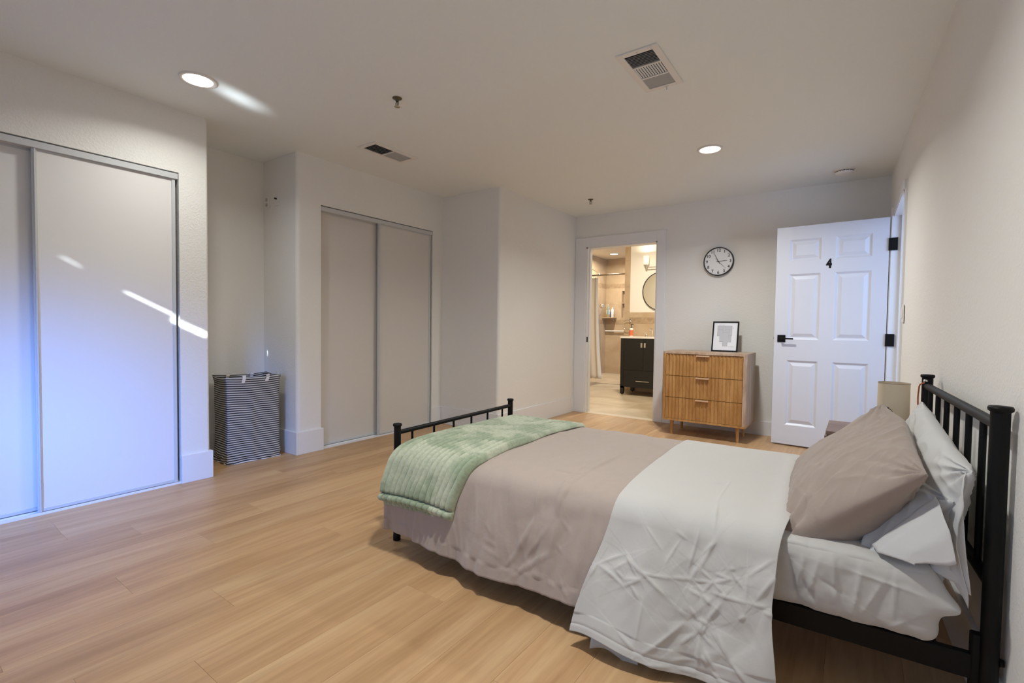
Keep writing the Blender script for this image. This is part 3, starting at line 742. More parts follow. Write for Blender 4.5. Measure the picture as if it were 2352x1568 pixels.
# smooth cross section across the bed, from far hem over the top to near hem
def section(vh, zh, far, off, n):
    """far: (vfar, zfar); returns n points of (v,z) with arc-length spacing and normal offset"""
    top = 0.452
    ctrl = [(BW + 0.06, far), (BW + 0.055, top - 0.12), (BW + 0.035, top - 0.02), (BW - 0.03, top + 0.004), (0.75, top + 0.008), (0.3, top + 0.008), (0.06, top + 0.002), (-0.03, top - 0.022), (-0.058, top - 0.09),
            (-0.07 + (vh + 0.07) * 0.35, top - 0.09 - (top - 0.09 - zh) * 0.35), (-0.07 + (vh + 0.07) * 0.7, top - 0.09 - (top - 0.09 - zh) * 0.7), (vh, zh)]
    p = np.array(ctrl)
    for _ in range(3):
        q = [p[0]]
        for i in range(len(p) - 1): q += [0.75 * p[i] + 0.25 * p[i + 1], 0.25 * p[i] + 0.75 * p[i + 1]]
        q.append(p[-1]); p = np.array(q)
    d = np.r_[0, np.cumsum(np.linalg.norm(np.diff(p, axis=0), axis=1))]
    s = np.linspace(0, d[-1], n)
    P = np.stack([np.interp(s, d, p[:, 0]), np.interp(s, d, p[:, 1])], 1)
    T = np.gradient(P, axis=0); T /= np.linalg.norm(T, axis=1)[:, None]
    Nn = np.stack([T[:, 1] * 1, -T[:, 0]], 1)
    Nn = -Nn if Nn[n // 2, 1] < 0 else Nn
    return P + Nn * off, s, d[-1]

def drape(nu, ns, ufun, hem, off, far, disp, capfoot=False):
    """ufun(a, sn)->u ; hem(a)->(v,z) ; disp(u, s_from_near_hem, P)->normal displacement"""
    P = np.zeros((nu, ns, 3)); Sd = np.zeros((nu, ns))
    for i in range(nu):
        a = i / (nu - 1); vh, zh = hem(a)
        sec, s, L = section(vh, zh, far, off, ns)
        for j in range(ns):
            P[i, j] = (ufun(a, j / (ns - 1), sec[j]), sec[j, 0], sec[j, 1]); Sd[i, j] = L - s[j]
    Tu = np.gradient(P, axis=0); Ts = np.gradient(P, axis=1)
    Nn = np.cross(Ts, Tu); Nn /= np.linalg.norm(Nn, axis=2)[:, :, None] + 1e-9
    if Nn[nu // 2, ns // 2, 2] < 0: Nn = -Nn
    D = np.zeros((nu, ns))
    for i in range(nu):
        for j in range(ns): D[i, j] = disp(P[i, j, 0], Sd[i, j], P[i, j])
    return P + Nn * D[:, :, None], Sd

def sst(a, b, x):
    t_ = min(1, max(0, (x - a) / (b - a))); return t_ * t_ * (3 - 2 * t_)

# creases: list of (u0,s0,u1,s1,amp,width)
def crease_field(segs):
    A = np.array(segs); SG = np.where(np.arange(len(A)) % 2 == 0, 1.0, -1.0)
    def f(u, s):
        dx = A[:, 2] - A[:, 0]; dy = A[:, 3] - A[:, 1]; L2 = dx * dx + dy * dy + 1e-9
        t_ = np.clip(((u - A[:, 0]) * dx + (s - A[:, 1]) * dy) / L2, 0, 1)
        d2 = (u - A[:, 0] - t_ * dx) ** 2 + (s - A[:, 1] - t_ * dy) ** 2
        tp = np.sin(PI * np.clip(t_ * 0.86 + 0.07, 0, 1))
        sd = (u - A[:, 0]) * dy - (s - A[:, 1]) * dx; dd = np.sqrt(d2 + 4e-7)
        W_ = 0.034 + A[:, 5] * 1.5
        return float((A[:, 4] * tp * (0.8 * np.exp(-dd / (A[:, 5] * 0.8)) + SG * 1.0 * np.sign(sd) * dd / W_ * np.exp(-dd / W_ * 1.4))).sum())
    return f

# mattress with fitted sheet
mt = thing('mattress', 'white mattress in a fitted sheet, bare corner showing near the headboard', 'mattress', FN, TH)
def rbox(u0, u1, v0, v1, z0, z1, r_, nu, nv, nz, disp):
    # superellipse-like rounded box from a subdivided shell
    mb = MB()
    faces = []
    def put(fn_, na, nb):
        P = np.zeros((na, nb, 3))
        for i in range(na):
            for j in range(nb):
                p = Vector(fn_(i / (na - 1), j / (nb - 1)))
                c = Vector((min(max(p.x, u0 + r_), u1 - r_), min(max(p.y, v0 + r_), v1 - r_), min(max(p.z, z0 + r_), z1 - r_)))
                d = p - c
                n_ = d.normalized() if d.length > 1e-9 else Vector((0, 0, 1))
                q = c + n_ * r_ if d.length > r_ * 0.999 else p
                P[i, j] = q + n_ * disp(q, n_)
        mb.grid(P, True)
    put(lambda a, c: (u0 + (u1 - u0) * a, v0 + (v1 - v0) * c, z1), nu, nv)
    put(lambda a, c: (u0 + (u1 - u0) * c, v0 + (v1 - v0) * a, z0), nv, nu)
    put(lambda a, c: (u0 + (u1 - u0) * c, v0, z0 + (z1 - z0) * a), nz, nu)
    put(lambda a, c: (u0 + (u1 - u0) * a, v1, z0 + (z1 - z0) * c), nu, nz)
    put(lambda a, c: (u1, v0 + (v1 - v0) * c, z0 + (z1 - z0) * a), nz, nv)
    put(lambda a, c: (u0, v0 + (v1 - v0) * a, z0 + (z1 - z0) * c), nv, nz)
    return mb
MSEG = [(1.745, .36, 1.80, .27, -.006, .010), (1.80, .43, 1.77, .30, .007, .012), (1.83, .44, 1.845, .26, .006, .010), (1.90, .43, 1.88, .27, .007, .010), (1.955, .41, 1.90, .28, .006, .009),
        (1.975, .42, 1.97, .30, .006, .008), (1.86, .405, 2.03, .385, .004, .008), (1.74, .30, 1.76, .42, .007, .010), (2.00, .30, 1.95, .26, .005, .01), (1.80, .36, 1.86, .33, -.005, .012), (1.72, .40, 1.745, .27, -.006, .012)]
mcf = crease_field(MSEG)
def mdisp(q, n_):
    if q.x < 1.5: return 0
    d = 0.0045 * fb(q.x * 9, q.y * 6, q.z * 7)
    if n_.y < -0.3: d += 1.7 * mcf(q.x, q.z) * min(1, -n_.y * 1.3) + 0.004 * ridge(q.x * 10 + q.z * 4, q.z * 3)
    if n_.z > 0.7 and q.y < .5: d += 0.004 * ridge(q.x * 9 + q.y * 5, q.y * 5 - q.x * 3) * 0.6
    return d
mb = rbox(0.05, 2.075, -0.028, BW + 0.02, 0.245, 0.452, 0.045, 440, 70, 70, mdisp)
o = mb.build('fitted_sheet', M_WHITE, mt)
import bmesh
bm = bmesh.new(); bm.from_mesh(o.data); bmesh.ops.remove_doubles(bm, verts=bm.verts, dist=0.0004); bmesh.ops.recalc_face_normals(bm, faces=bm.faces); bm.to_mesh(o.data); bm.free()
for p_ in o.data.polygons: p_.use_smooth = True
# the stretched pocket corner of the sheet
for v_ in o.data.vertices:
    c_ = v_.co; dd = (c_ - Vector((2.062, -0.014, 0.375))).length
    k_ = math.exp(-(dd / 0.030) ** 2) + 0.10 * math.exp(-(dd / 0.075) ** 2)
    v_.co = c_ + Vector((0.042, -0.012, -0.012)) * k_

# taupe comforter
TCR = [(0.988,0.877,0.963,0.566,0.0084,0.0097), (0.963,0.566,0.963,0.394,0.0092,0.0104), (0.963,0.394,0.955,0.325,0.0084,0.0097), (0.852,0.553,0.914,0.622,0.0025,0.0042), (0.897,0.94,0.988,0.974,0.0021,0.0037), (1.062,0.656,1.058,0.594,0.0025,0.0042), (0.963,1.492,1.062,1.084,0.0025,0.0042), (0.498,0.621,0.477,0.814,0.0034,0.0051), (0.786,0.645,0.737,0.813,0.0021,0.0037), (0.634,0.202,0.679,0.167,0.0042,0.006), (0.56,0.305,0.604,0.146,0.0034,0.0051), (0.604,0.146,0.596,0.049,0.0034,0.0051), (0.852,0.055,0.95,0.062,0.0042,0.006), (0.95,0.062,0.988,0.035,0.0042,0.006), (0.996,0.083,1.058,0.007,0.0042,0.006), (1,0.055,1.054,0.028,0.0042,0.006), (0.638,0.111,0.725,0.09,0.0038,0.0056), (0.646,0.139,0.708,0.132,0.0038,0.0056), (0.852,0.346,0.877,0.27,0.005,0.0068), (0.947,0.352,0.955,0.276,0.0092,0.0104), (0.955,0.276,0.954,0.152,0.0101,0.0111), (0.954,0.152,0.795,0.028,0.0101,0.0111), (0.848,0.374,0.864,0.256,0.0076,0.0091), (0.864,0.256,0.803,0.125,0.0084,0.0097), (0.803,0.125,0.761,0.056,0.0076,0.0091), (0.934,0.442,0.947,0.345,0.0084,0.0097), (0.934,0.525,0.939,0.421,0.0067,0.0083), (0.84,0.201,0.823,0.138,0.0059,0.0076), (0.967,0.276,1.029,0.228,0.0038,0.0056), (0.963,0.186,1.001,0.159,0.0038,0.0056), (0.531,0.546,0.555,0.429,0.0042,0.006), (0.922,0.629,0.934,0.58,0.0029,0.0047), (0.93,0.235,0.84,0.104,0.0063,0.008), (0.716,0.383,0.733,0.299,0.0038,0.0056), (0.625,0.334,0.629,0.216,0.0038,0.0056)]
tcf = crease_field(TCR)
def tdisp(u, s, P):
    d = 0.004 * fb(u * 3, s * 2.2, 1.7)
    side = sst(0.52, 0.30, s) if s < 0.6 else 0
    fold = 0.0
    if s < 0.62:
        g = sst(0.6, 0.12, s)
        x = u + 0.25 * max(0, 0.45 - s) * 0.5
        fold = g * (0.013 * mn.noise(Vector((x * 10, s * 0.7, 5))) + 0.0045 * mn.noise(Vector((x * 26, s * 1.0, 9))))
        fold += 0.012 * sst(.60, .40, s) * sst(.1, .38, s) * max(0, mn.noise(Vector((x * 9 + s * 5, s * 1.5, 2.2)))) * sst(.45, .8, u)
        if s < 0.05: fold += 0.004 * math.sin(u * 60 + 3 * mn.noise(Vector((u * 8, 0, 0))))
        fold += 0.0035 * ridge(u * 20 + s * 4, s * 3, 3.3) ** 3 * sst(.45, .1, s)
    if s > 0.5:
        fold += 0.006 * max(0, ridge(u * 3.3 + s * 1.1, s * 1.9 - u * .4, 7.7) - .72) * 3
    return d + fold + 1.25 * tcf(u, s)
def thu(a, sn, sec): return 0.028 + (1.26 - 0.028) * a
def them(a): return (-0.078 - 0.055 * sst(0, .5, a) - 0.02 * a + 0.010 * math.sin(a * 21), 0.088 + 0.022 * math.sin(a * 9) * .4 + 0.03 * sst(.9, 1, a) + 0.01 * sst(.06, 0, a))
P, Sd = drape(300, 260, thu, them, 0.012, 0.10, tdisp)
capn = 8; cap = np.zeros((capn, P.shape[1], 3))
for k in range(capn):
    f_ = 1 - k / capn
    cap[k] = P[0]; cap[k][:, 0] = 0.028 - 0.0 + 0.006 * math.sin(k); cap[k][:, 2] = np.minimum(P[0][:, 2], np.maximum(0.14, P[0][:, 2] - 0.30 * f_ ** 1.2)); cap[k][:, 0] = 0.030 - 0.020 * math.sin(PI / 2 * min(1, 2.5 * f_)) + 0.008 * f_
P2 = np.concatenate([cap, P], 0)
mb = MB(); mb.grid(P2)
tp = bed_obj(mb, 'comforter', M_TAUPE, 'taupe comforter spread over the bed and hanging down its near side', 'comforter')
so = tp.modifiers.new('t', 'SOLIDIFY'); so.thickness = 0.010; so.offset = -1

# pale hem of the comforter's underside peeking out
P, Sd = drape(120, 10, lambda a, sn, sec: 0.50 + 0.62 * a, lambda a: (-0.10 - 0.02 * a, 0.074 + 0.006 * math.sin(a * 14)), 0.0, 0.2, lambda u, s, P: 0)
P = P[:, -1:, :]; P = np.concatenate([P + np.array([0, 0.01, 0.10]), P + np.array([0, -0.006, 0.0])], 1)
mb = MB(); mb.grid(P); o = mb.build('lining_hem', mat('lining', (0.6, 0.6, 0.58), 0.8), tp); o.modifiers.new('t', 'SOLIDIFY').thickness = 0.002

# white sheet folded back across the bed
WSEG = [] # filled below
#WSEG_BEGIN
WSEG = [(1.146,0.222,1.244,0.283,0.0038,0.0065), (1.13,0.18,1.146,0.222,0.0038,0.0065), (1.149,0.222,1.248,0.187,0.0049,0.0078), (1.245,0.276,1.29,0.235,0.0038,0.0065), (1.208,0.221,1.252,0.263,0.0038,0.0065), (1.216,0.221,1.248,0.207,0.0038,0.0065), (1.248,0.207,1.303,0.229,0.0038,0.0065), (1.251,0.187,1.303,0.229,0.0038,0.0065), (1.276,0.201,1.307,0.173,0.0038,0.0065), (1.25,0.269,1.301,0.249,0.0038,0.0065), (1.299,0.256,1.384,0.209,0.0061,0.009), (1.303,0.249,1.401,0.265,0.0038,0.0065), (1.401,0.265,1.453,0.272,0.0038,0.0065), (1.453,0.272,1.521,0.279,0.0038,0.0065), (1.521,0.279,1.569,0.299,0.0049,0.0078), (1.442,0.293,1.464,0.419,0.0038,0.0065), (1.453,0.272,1.476,0.321,0.0038,0.0065), (1.48,0.307,1.516,0.286,0.0038,0.0065), (1.478,0.307,1.513,0.405,0.0049,0.0078), (1.483,0.356,1.521,0.404,0.0038,0.0065), (1.456,0.272,1.494,0.244,0.0038,0.0065), (1.494,0.244,1.518,0.279,0.0038,0.0065), (1.45,0.244,1.49,0.23,0.0038,0.0065), (1.491,0.237,1.522,0.216,0.0038,0.0065), (1.524,0.279,1.551,0.257,0.0038,0.0065), (1.523,0.307,1.569,0.299,0.0038,0.0065), (1.571,0.319,1.611,0.277,0.0038,0.0065), (1.614,0.318,1.618,0.256,0.0038,0.0065), (1.619,0.318,1.68,0.372,0.0049,0.0078), (1.644,0.255,1.692,0.33,0.0057,0.0086), (1.518,0.251,1.632,0.242,0.0038,0.0065), (1.632,0.242,1.669,0.241,0.0038,0.0065), (1.663,0.227,1.687,0.22,0.0038,0.0065), (1.599,0.194,1.619,0.207,0.0038,0.0065), (1.291,0.401,1.355,0.34,0.0027,0.0051), (1.393,0.411,1.432,0.391,0.003,0.0056), (1.372,0.299,1.407,0.383,0.003,0.0056), (1.459,0.195,1.482,0.167,0.0038,0.0065), (1.482,0.167,1.512,0.16,0.0038,0.0065), (1.512,0.167,1.549,0.229,0.0061,0.009), (1.491,0.16,1.498,0.126,0.0061,0.009), (1.512,0.167,1.501,0.126,0.0038,0.0065), (1.439,0.084,1.482,0.126,0.0049,0.0078), (1.495,0.119,1.494,0.021,0.0049,0.0078), (1.313,0.042,1.32,0.18,0.0038,0.0065), (1.332,0.021,1.446,0.147,0.0065,0.0094), (1.252,0.055,1.313,0.028,0.0049,0.0078), (1.501,0.126,1.535,0.104,0.0038,0.0065), (1.546,0.139,1.583,0.083,0.0061,0.009), (1.583,0.083,1.647,0.021,0.0061,0.009), (1.515,0.084,1.548,0.042,0.0049,0.0078), (1.506,0.07,1.525,0.049,0.0038,0.0065), (1.539,0.035,1.571,0.014,0.0038,0.0065), (1.419,0.035,1.484,0.049,0.0038,0.0065), (1.438,0.014,1.491,0.014,0.0038,0.0065), (1.343,0,1.416,0.014,0.0038,0.0065), (1.491,0.538,1.498,0.837,0.003,0.0056), (1.509,0.419,1.495,0.551,0.0034,0.006), (1.581,0.333,1.563,0.327,0.003,0.0056)]
#WSEG_END
wcf = crease_field(WSEG) if WSEG else (lambda u, s: 0)
def wdisp(u, s, P):
    d = 0.004 * fb(u * 2.6, s * 2.0, 4.1)
    if s < 0.75:
        g = sst(0.72, 0.3, s)
        d += g * (0.018 * mn.noise(Vector((u * 6 + s * 1.2, s * 1.5, 15)))) + 0.004 * g * ridge(u * 7 + s * 3, s * 6 - u * 3, 6.5)
        d -= 0.0025 * math.exp(-((s - 0.024) / 0.004) ** 2)
        if s < .06: d += 0.004 * math.sin(u * 33)
    else:
        d += 0.006 * max(0, ridge(u * 2.5 + s * 1.6, s * 1.3, 2.7) - .7)
    # lifted edge toward the pillows
    d += 0.022 * math.exp(-((u - 1.69) / 0.035) ** 2) * (0.4 + 0.6 * sst(0.4, 0.9, s)) * sst(1.5, 1.1, s)
    return d + 1.8 * wcf(u, s)
def whu(a, sn, sec):
    v, z = sec
    lo = 1.165 if v > 0.02 else 1.165 - 0.075 * sst(0.46, 0.05, z)
    lo += 0.0 if v < .5 else 0.02 * (v - .5)
    hi = 1.712 - 0.03 * sst(0.2, -0.2, v) + 0.010 * math.sin(v * 9 + 1) + 0.03 * sst(0.30, 0.0, z) * (v < 0)
    return lo + (hi - lo) * a
def whem(a): return (-0.238 + 0.09 * a + 0.018 * math.sin(a * 11 + 1), 0.040 + 0.012 * math.sin(a * 7 + .6) - 0.018 * a)
P, Sd = drape(280, 600, whu, whem, 0.028, 0.22, wdisp)
mb = MB(); mb.grid(P)
wsht = bed_obj(mb, 'top_sheet', M_WHITE, 'crumpled white sheet folded back across the bed, hanging nearly to the floor', 'sheet')
so = wsht.modifiers.new('t', 'SOLIDIFY'); so.thickness = 0.004; so.offset = -1
# inner layer peeking out under the hem
def wdisp2(u, s, P): return 0.004 * fb(u * 8, s * 4, 9) - 0.012
P, Sd = drape(60, 120, lambda a, sn, sec: 1.155 + 0.16 * a, lambda a: (-0.215 + .02 * a, 0.004 + 0.016 * math.sin(a * 5)), 0.016, 0.3, wdisp2)
P = P[:, 80:, :]
mb = MB(); mb.grid(P); o = mb.build('inner_layer', M_WHITE, wsht); o.modifiers.new('t', 'SOLIDIFY').thickness = 0.003

# green ribbed throw blanket
M_GREEN = mat('sage_plush', (0.36, 0.44, 0.31), 0.95, spec=0.1, sheen=0.35)
nt, bs, N, Lk = nodes(M_GREEN)
tc = N('ShaderNodeTexCoord')
n1 = N('ShaderNodeTexNoise'); n1.inputs['Scale'].default_value = 5.0; n1.inputs['Detail'].default_value = 2; n1.inputs['Distortion'].default_value = 0.8
n2 = N('ShaderNodeTexNoise'); n2.inputs['Scale'].default_value = 70; n2.inputs['Detail'].default_value = 3
Lk(tc.outputs['Object'], n1.inputs['Vector']); Lk(tc.outputs['Object'], n2.inputs['Vector'])
r1 = N('ShaderNodeValToRGB'); r1.color_ramp.elements[0].position = 0.40; r1.color_ramp.elements[1].position = 0.56
r1.color_ramp.elements[0].color = (0.285, 0.345, 0.235, 1); r1.color_ramp.elements[1].color = (0.46, 0.495, 0.375, 1)
Lk(n1.outputs['Fac'], r1.inputs[0])
r2 = N('ShaderNodeValToRGB'); r2.color_ramp.elements[0].position = 0.35; r2.color_ramp.elements[1].position = 0.65
r2.color_ramp.elements[0].color = (0.88, 0.88, 0.88, 1); r2.color_ramp.elements[1].color = (1.06, 1.06, 1.06, 1)
Lk(n2.outputs['Fac'], r2.inputs[0])
mx = N('ShaderNodeMix'); mx.data_type = 'RGBA'; mx.blend_type = 'MULTIPLY'; mx.inputs[0].default_value = 1.0
Lk(r1.outputs[0], mx.inputs[6]); Lk(r2.outputs[0], mx.inputs[7]); Lk(mx.outputs[2], bs.inputs['Base Color'])
n3 = N('ShaderNodeTexNoise'); n3.inputs['Scale'].default_value = 260; n3.inputs['Detail'].default_value = 3; Lk(tc.outputs['Object'], n3.inputs['Vector'])
bp = N('ShaderNodeBump'); bp.inputs['Strength'].default_value = 0.5; bp.inputs['Distance'].default_value = 0.002
Lk(n3.outputs['Fac'], bp.inputs['Height']); Lk(bp.outputs[0], bs.inputs['Normal'])
NR = 14
def gprof(a, j=0):
    x = (a * NR) % 1.0
    return (1 - (2 * x - 1) ** 2) ** 0.75
def make_throw(lo_top, hi_top, shift, hemv, hemz, off, amp, seed, ns=200, nu=300):
    Pb = np.zeros((nu, ns, 3)); rib = np.zeros((nu, ns)); Sd = np.zeros((nu, ns))
    for i in range(nu):
        a = i / (nu - 1)
        sec, s, L = section(hemv, hemz + 0.01 * math.sin(a * 3), 0.30, off, ns)
        for j in range(ns):
            v, z = sec[j]; sd = L - s[j]
            sh = shift * sst(0.30, 0.0, sd)
            wob = 0.016 * mn.noise(Vector((a * 5, sd * 3, seed)))
            u = lo_top + (hi_top - lo_top) * a + sh * (0.15 + a) + wob + 0.035 * sst(.6, 1.1, v) * a
            Pb[i, j] = (u, v, z); Sd[i, j] = sd
            hemk = 1.0
            if sd < 0.030: hemk = 0.45 + 0.9 * abs(math.sin(PI * sd / 0.030))
            elif sd < 0.036: hemk = 0.35
            fade = 0.55 + 0.45 * sst(0.95, 0.45, sd) if True else 1
            rib[i, j] = amp * gprof(a) * hemk * fade + 0.006 * mn.noise(Vector((a * 3.1, sd * 4, seed + 3))) + 0.0010 * mn.noise(Vector((u * 45, sd * 70, seed)))
            if sd < 0.004: rib[i, j] *= 0.3
    Tu = np.gradient(Pb, axis=0); Ts = np.gradient(Pb, axis=1); Nn = np.cross(Ts, Tu); Nn /= np.linalg.norm(Nn, axis=2)[:, :, None] + 1e-9
    if Nn[nu // 2, ns // 2, 2] < 0: Nn = -Nn
    return Pb + Nn * rib[:, :, None]
P = make_throw(0.034, 0.505, -0.038, -0.095, 0.245, 0.022, 0.030, 2.0)
mb = MB(); mb.grid(P)
gt_ = bed_obj(mb, 'throw_blanket', M_GREEN, 'sage green ribbed plush throw laid across the foot of the bed', 'blanket')
so = gt_.modifiers.new('t', 'SOLIDIFY'); so.thickness = 0.008; so.offset = -1
P = make_throw(0.032, 0.470, -0.045, -0.086, 0.222, 0.018, 0.008, 8.0, 160, 220)
P = P[:, 60:, :]
mb = MB(); mb.grid(P); o = mb.build('under_layer', M_GREEN, gt_); o.modifiers.new('t', 'SOLIDIFY').thickness = 0.006

# ------------------------------------------------------------------ pillows
def pillow(name, label, m, cen, ex, ey, en, La, Lb, T, seed, n=90, wr=1.0, ear=0.09, sag=0.0, post=None, segs=None, under=1.0):
    """ex: long axis, ey: short axis (both Vectors), en: facing normal, La/Lb half sizes, T half thickness"""
    mb = MB(); cf = crease_field(segs) if segs else None
    for side in (1, -1):
        P = np.zeros((n, n, 3))
        for i in range(n):
            for j in range(n):
                a = -math.cos(PI * i / (n - 1)) * 0.55 + (-1 + 2 * i / (n - 1)) * 0.45; b = -math.cos(PI * j / (n - 1)) * 0.55 + (-1 + 2 * j / (n - 1)) * 0.45
                x = La * a * (1 - ear * (1 - b * b)); y = Lb * b * (1 - ear * 1.25 * (1 - a * a))
                prof = max(0.0, (1 - a * a)) ** 0.55 * max(0.0, (1 - b * b)) ** 0.55
                prof = 0.94 * prof + 0.06 * (max(0, 1 - a ** 8) * max(0, 1 - b ** 8)) ** .5
                t_ = T * prof * (1 - sag * b)
                ed = 1 - prof
                w_ = prof ** .5 * (0.012 * mn.noise(Vector((x * 5, y * 5, seed))) + 0.008 * (0.3 + ed) * (ridge(x * 5 + y * 4 + seed, y * 11 - x * 6, seed) ** 3) + 0.004 * ridge(x * 14 - y * 12, y * 6, seed + 5) ** 4) * wr
                # gathers that run in from corners
                for ca, cb in ((-1, -1), (-1, 1), (1, -1), (1, 1)):
                    dx, dy = a - ca, b - cb; rr_ = math.hypot(dx, dy)
                    if rr_ < 0.9:
                        an = math.atan2(dy, dx); w_ += wr * prof ** .3 * (0.014 if (ca, cb) == (-1, -1) else 0.0085) * math.sin(an * 15 + seed + ca) * math.exp(-(rr_ / 0.42) ** 2)
                if cf and side == 1: w_ += cf(a, b) * prof ** .3
                h = side * (t_ * (under if side == -1 else 1) + max(-t_ * .8, w_))
                p = Vector(cen) + ex * x + ey * y + en * h
                if post: p = Vector(post(p, a, b, side))
                P[i, j] = p
        if side == -1: P = P[:, ::-1, :]
        mb.grid(P)
    o = bed_obj(mb, name, m, label, 'pillow')
    w_ = o.modifiers.new('weld', 'WELD'); w_.merge_threshold = 0.0008
    return o

def flap(parent, p0, p1, dirs, m, name='open_hem', n=24, seed=0.0, th=0.002):
    """hanging open end of a pillowcase: edge p0->p1 swept through a list of (vector offsets for p0 end, for p1 end)"""
    P = np.zeros((n, len(dirs) * 6 - 5, 3)); cs = [(Vector(p0), Vector(p1))]
    keys = [(Vector(p0) + Vector(a), Vector(p1) + Vector(b)) for a, b in dirs]
    for i in range(n):
        t_ = i / (n - 1); col = 0
        for k in range(len(keys) - 1):
            for q in range(6 if k < len(keys) - 2 else 7):
                f_ = q / 6
                A = keys[k][0].lerp(keys[k][1], t_); B = keys[k + 1][0].lerp(keys[k + 1][1], t_)
                p = A.lerp(B, f_); g = (k + f_) / (len(keys) - 1)
                dd = 0.008 * math.sin(t_ * 7 + seed) * g + 0.004 * mn.noise(Vector((t_ * 6, g * 3, seed)))
                P[i, col] = (p.x + dd, p.y - dd * .5, p.z); col += 1
    mb = MB(); mb.grid(P[:, :col]); o = mb.build(name, m, parent); o.modifiers.new('t', 'SOLIDIFY').thickness = th
    return o

# back white pillow, upright against the headboard
ey = Vector((0.07, 0.0, 0.36)).normalized(); ex = Vector((-0.01, 1, 0.12)).normalized(); en = ex.cross(ey).normalized()
if en.x > 0: en = -en
pb = pillow('pillow', 'white pillow standing upright against the black headboard bars', M_PILW, (2.088, 0.37, 0.600), ex, ey, en, 0.375, 0.178, 0.060, 11.0, wr=1.3, ear=0.05)
flap(pb, (2.095, 0.02, 0.47), (2.118, 0.02, 0.725), [((0, 0, 0), (0, 0, 0)), ((-0.01, -0.03, -0.02), (-0.012, -0.03, -0.015)), ((0.022, -0.050, -0.09), (-0.022, -0.050, -0.06))], M_PILW, seed=1.0)
flap(pb, (2.055, 0.03, 0.465), (2.118, 0.02, 0.70), [((0, 0, 0), (0, 0, 0)), ((0.0, -0.02, -0.02), (-0.008, -0.03, -0.08)), ((0.012, -0.035, -0.022), (0.014, -0.056, -0.285))], M_PILW, seed=5.0)
# lower white pillow, leaning in front of it
ey = Vector((0.17, 0, 0.21)).normalized(); ex = Vector((-0.01, 1, 0.08)).normalized(); en = ex.cross(ey).normalized()
if en.x > 0: en = -en
pc = pillow('pillow', 'white pillow slumped behind the taupe one, its open hem spilling over the mattress', M_PILW, (1.995, 0.36, 0.545), ex, ey, en, 0.345, 0.155, 0.07, 23.0, wr=1.3, ear=0.05)
flap(pc, (1.925, 0.03, 0.470), (2.06, 0.03, 0.64), [((0, 0, 0), (0, 0, 0)), ((0.01, -0.035, -0.006), (0.005, -0.04, -0.01)), ((0.065, -0.072, 0.0), (0.02, -0.085, -0.06)), ((0.085, -0.080, -0.002), (0.034, -0.105, -0.135))], M_PILW, seed=3.0)
# taupe pillow in front
ex = Vector((0.018, 0.62, 0.092)).normalized(); ey = Vector((0.295, 0.0, 0.275)); ey = (ey - ex * ey.dot(ex)).normalized(); en = ex.cross(ey).normalized()
if en.z < 0: en = -en
TSEG = [(-.95, -.8, -.5, .2, -.011, .05), (-.6, -.9, -.45, -.4, .011, .05), (-.9, -.9, -.2, -.55, .010, .05), (-.95, -.5, -.55, -.35, .009, .04), (-.75, .5, -.1, .2, .006, .03), (.1, -.3, .5, .3, .006, .03), (-.3, .2, -.75, .8, -.005, .04), (.0, .45, .7, .5, -.005, .04), (.2, .7, .85, .75, -.006, .04), (-.1, -.5, -.4, .1, .005, .04), (-.8, -.4, -.3, -.7, .007, .05), (-.9, -.6, -.6, -.85, -.008, .04)]
def ptpost(p, a, b, side):
    k = sst(.35, 1, a) * sst(.25, 1, b)
    return (p.x - 0.055 * k, p.y - 0.01 * k, p.z - 0.006 * k + 0.030 * sst(.2, .95, a) * math.exp(-((b - .38) / .34) ** 2))
pt = pillow('pillow', 'taupe pillow leaning in front of the white pillows', M_PILT, (1.874, 0.335, 0.612), ex, ey, en, 0.345, 0.228, 0.078, 5.0, n=120, wr=1.2, sag=0.38, ear=0.045, segs=TSEG, under=2.3, post=ptpost)

# orange cord hanging from the far headboard post
c0 = MB(); c0.tube([(BL - 0.016, BW - 0.040, ZH - 0.035), (BL - 0.028, BW - 0.030, ZH - 0.042), (BL - 0.030, BW - 0.018, ZH - 0.055), (BL - 0.031, BW - 0.006, ZH - 0.10), (BL - 0.029, BW - 0.002, ZH - 0.16), (BL - 0.028, BW + 0.002, ZH - 0.22), (BL - 0.026, BW + 0.004, ZH - 0.34)], 0.0028, 8)
bed_obj(c0, 'cord', mat('orange_cord', (0.50, 0.11, 0.03), 0.6), 'thin orange cord hanging from the far headboard post', 'cord')

# ------------------------------------------------------------------ nightstand, lamp, torch
ns_ = thing('nightstand', 'small brown wood nightstand behind the bed, mostly hidden by pillows', 'nightstand', (-0.10, 2.99, 0))
NX, NY, NZ = 0.385, 0.37, 0.567
MB().box(0, NX, 0, NY, NZ - 0.018, NZ, 0.001).build('top', M_NIGHT, ns_)
MB().box(0.005, 0.02, 0.01, NY - .01, 0.12, NZ - 0.018).box(NX - 0.02, NX - .005, 0.01, NY - .01, 0.12, NZ - .018).box(0.02, NX - .02, 0.01, 0.022, 0.12, NZ - .018).box(0.02, NX - .02, NY - .022, NY - .01, 0.12, NZ - .018).box(0.02, NX - .02, .02, NY - .02, .12, .135).build('carcass', M_NIGHT, ns_)
d = MB().box(-0.008, 0.004, 0.02, NY - 0.02, 0.34, NZ - 0.03, 0.002).build('drawer', M_NIGHT, ns_)
MB().lathe([(0.008, 0), (0.012, -0.018), (0.0001, -0.022)], (-0.006, NY / 2, 0.44), 14, 'x').build('knob', M_BLACK, d)
for x in (0.025, NX - 0.025):
    for y in (0.025, NY - 0.025): MB().tube([(x, y, 0.12), (x, y, 0)], [0.016, 0.010], 12).build('leg', M_NIGHT, ns_)

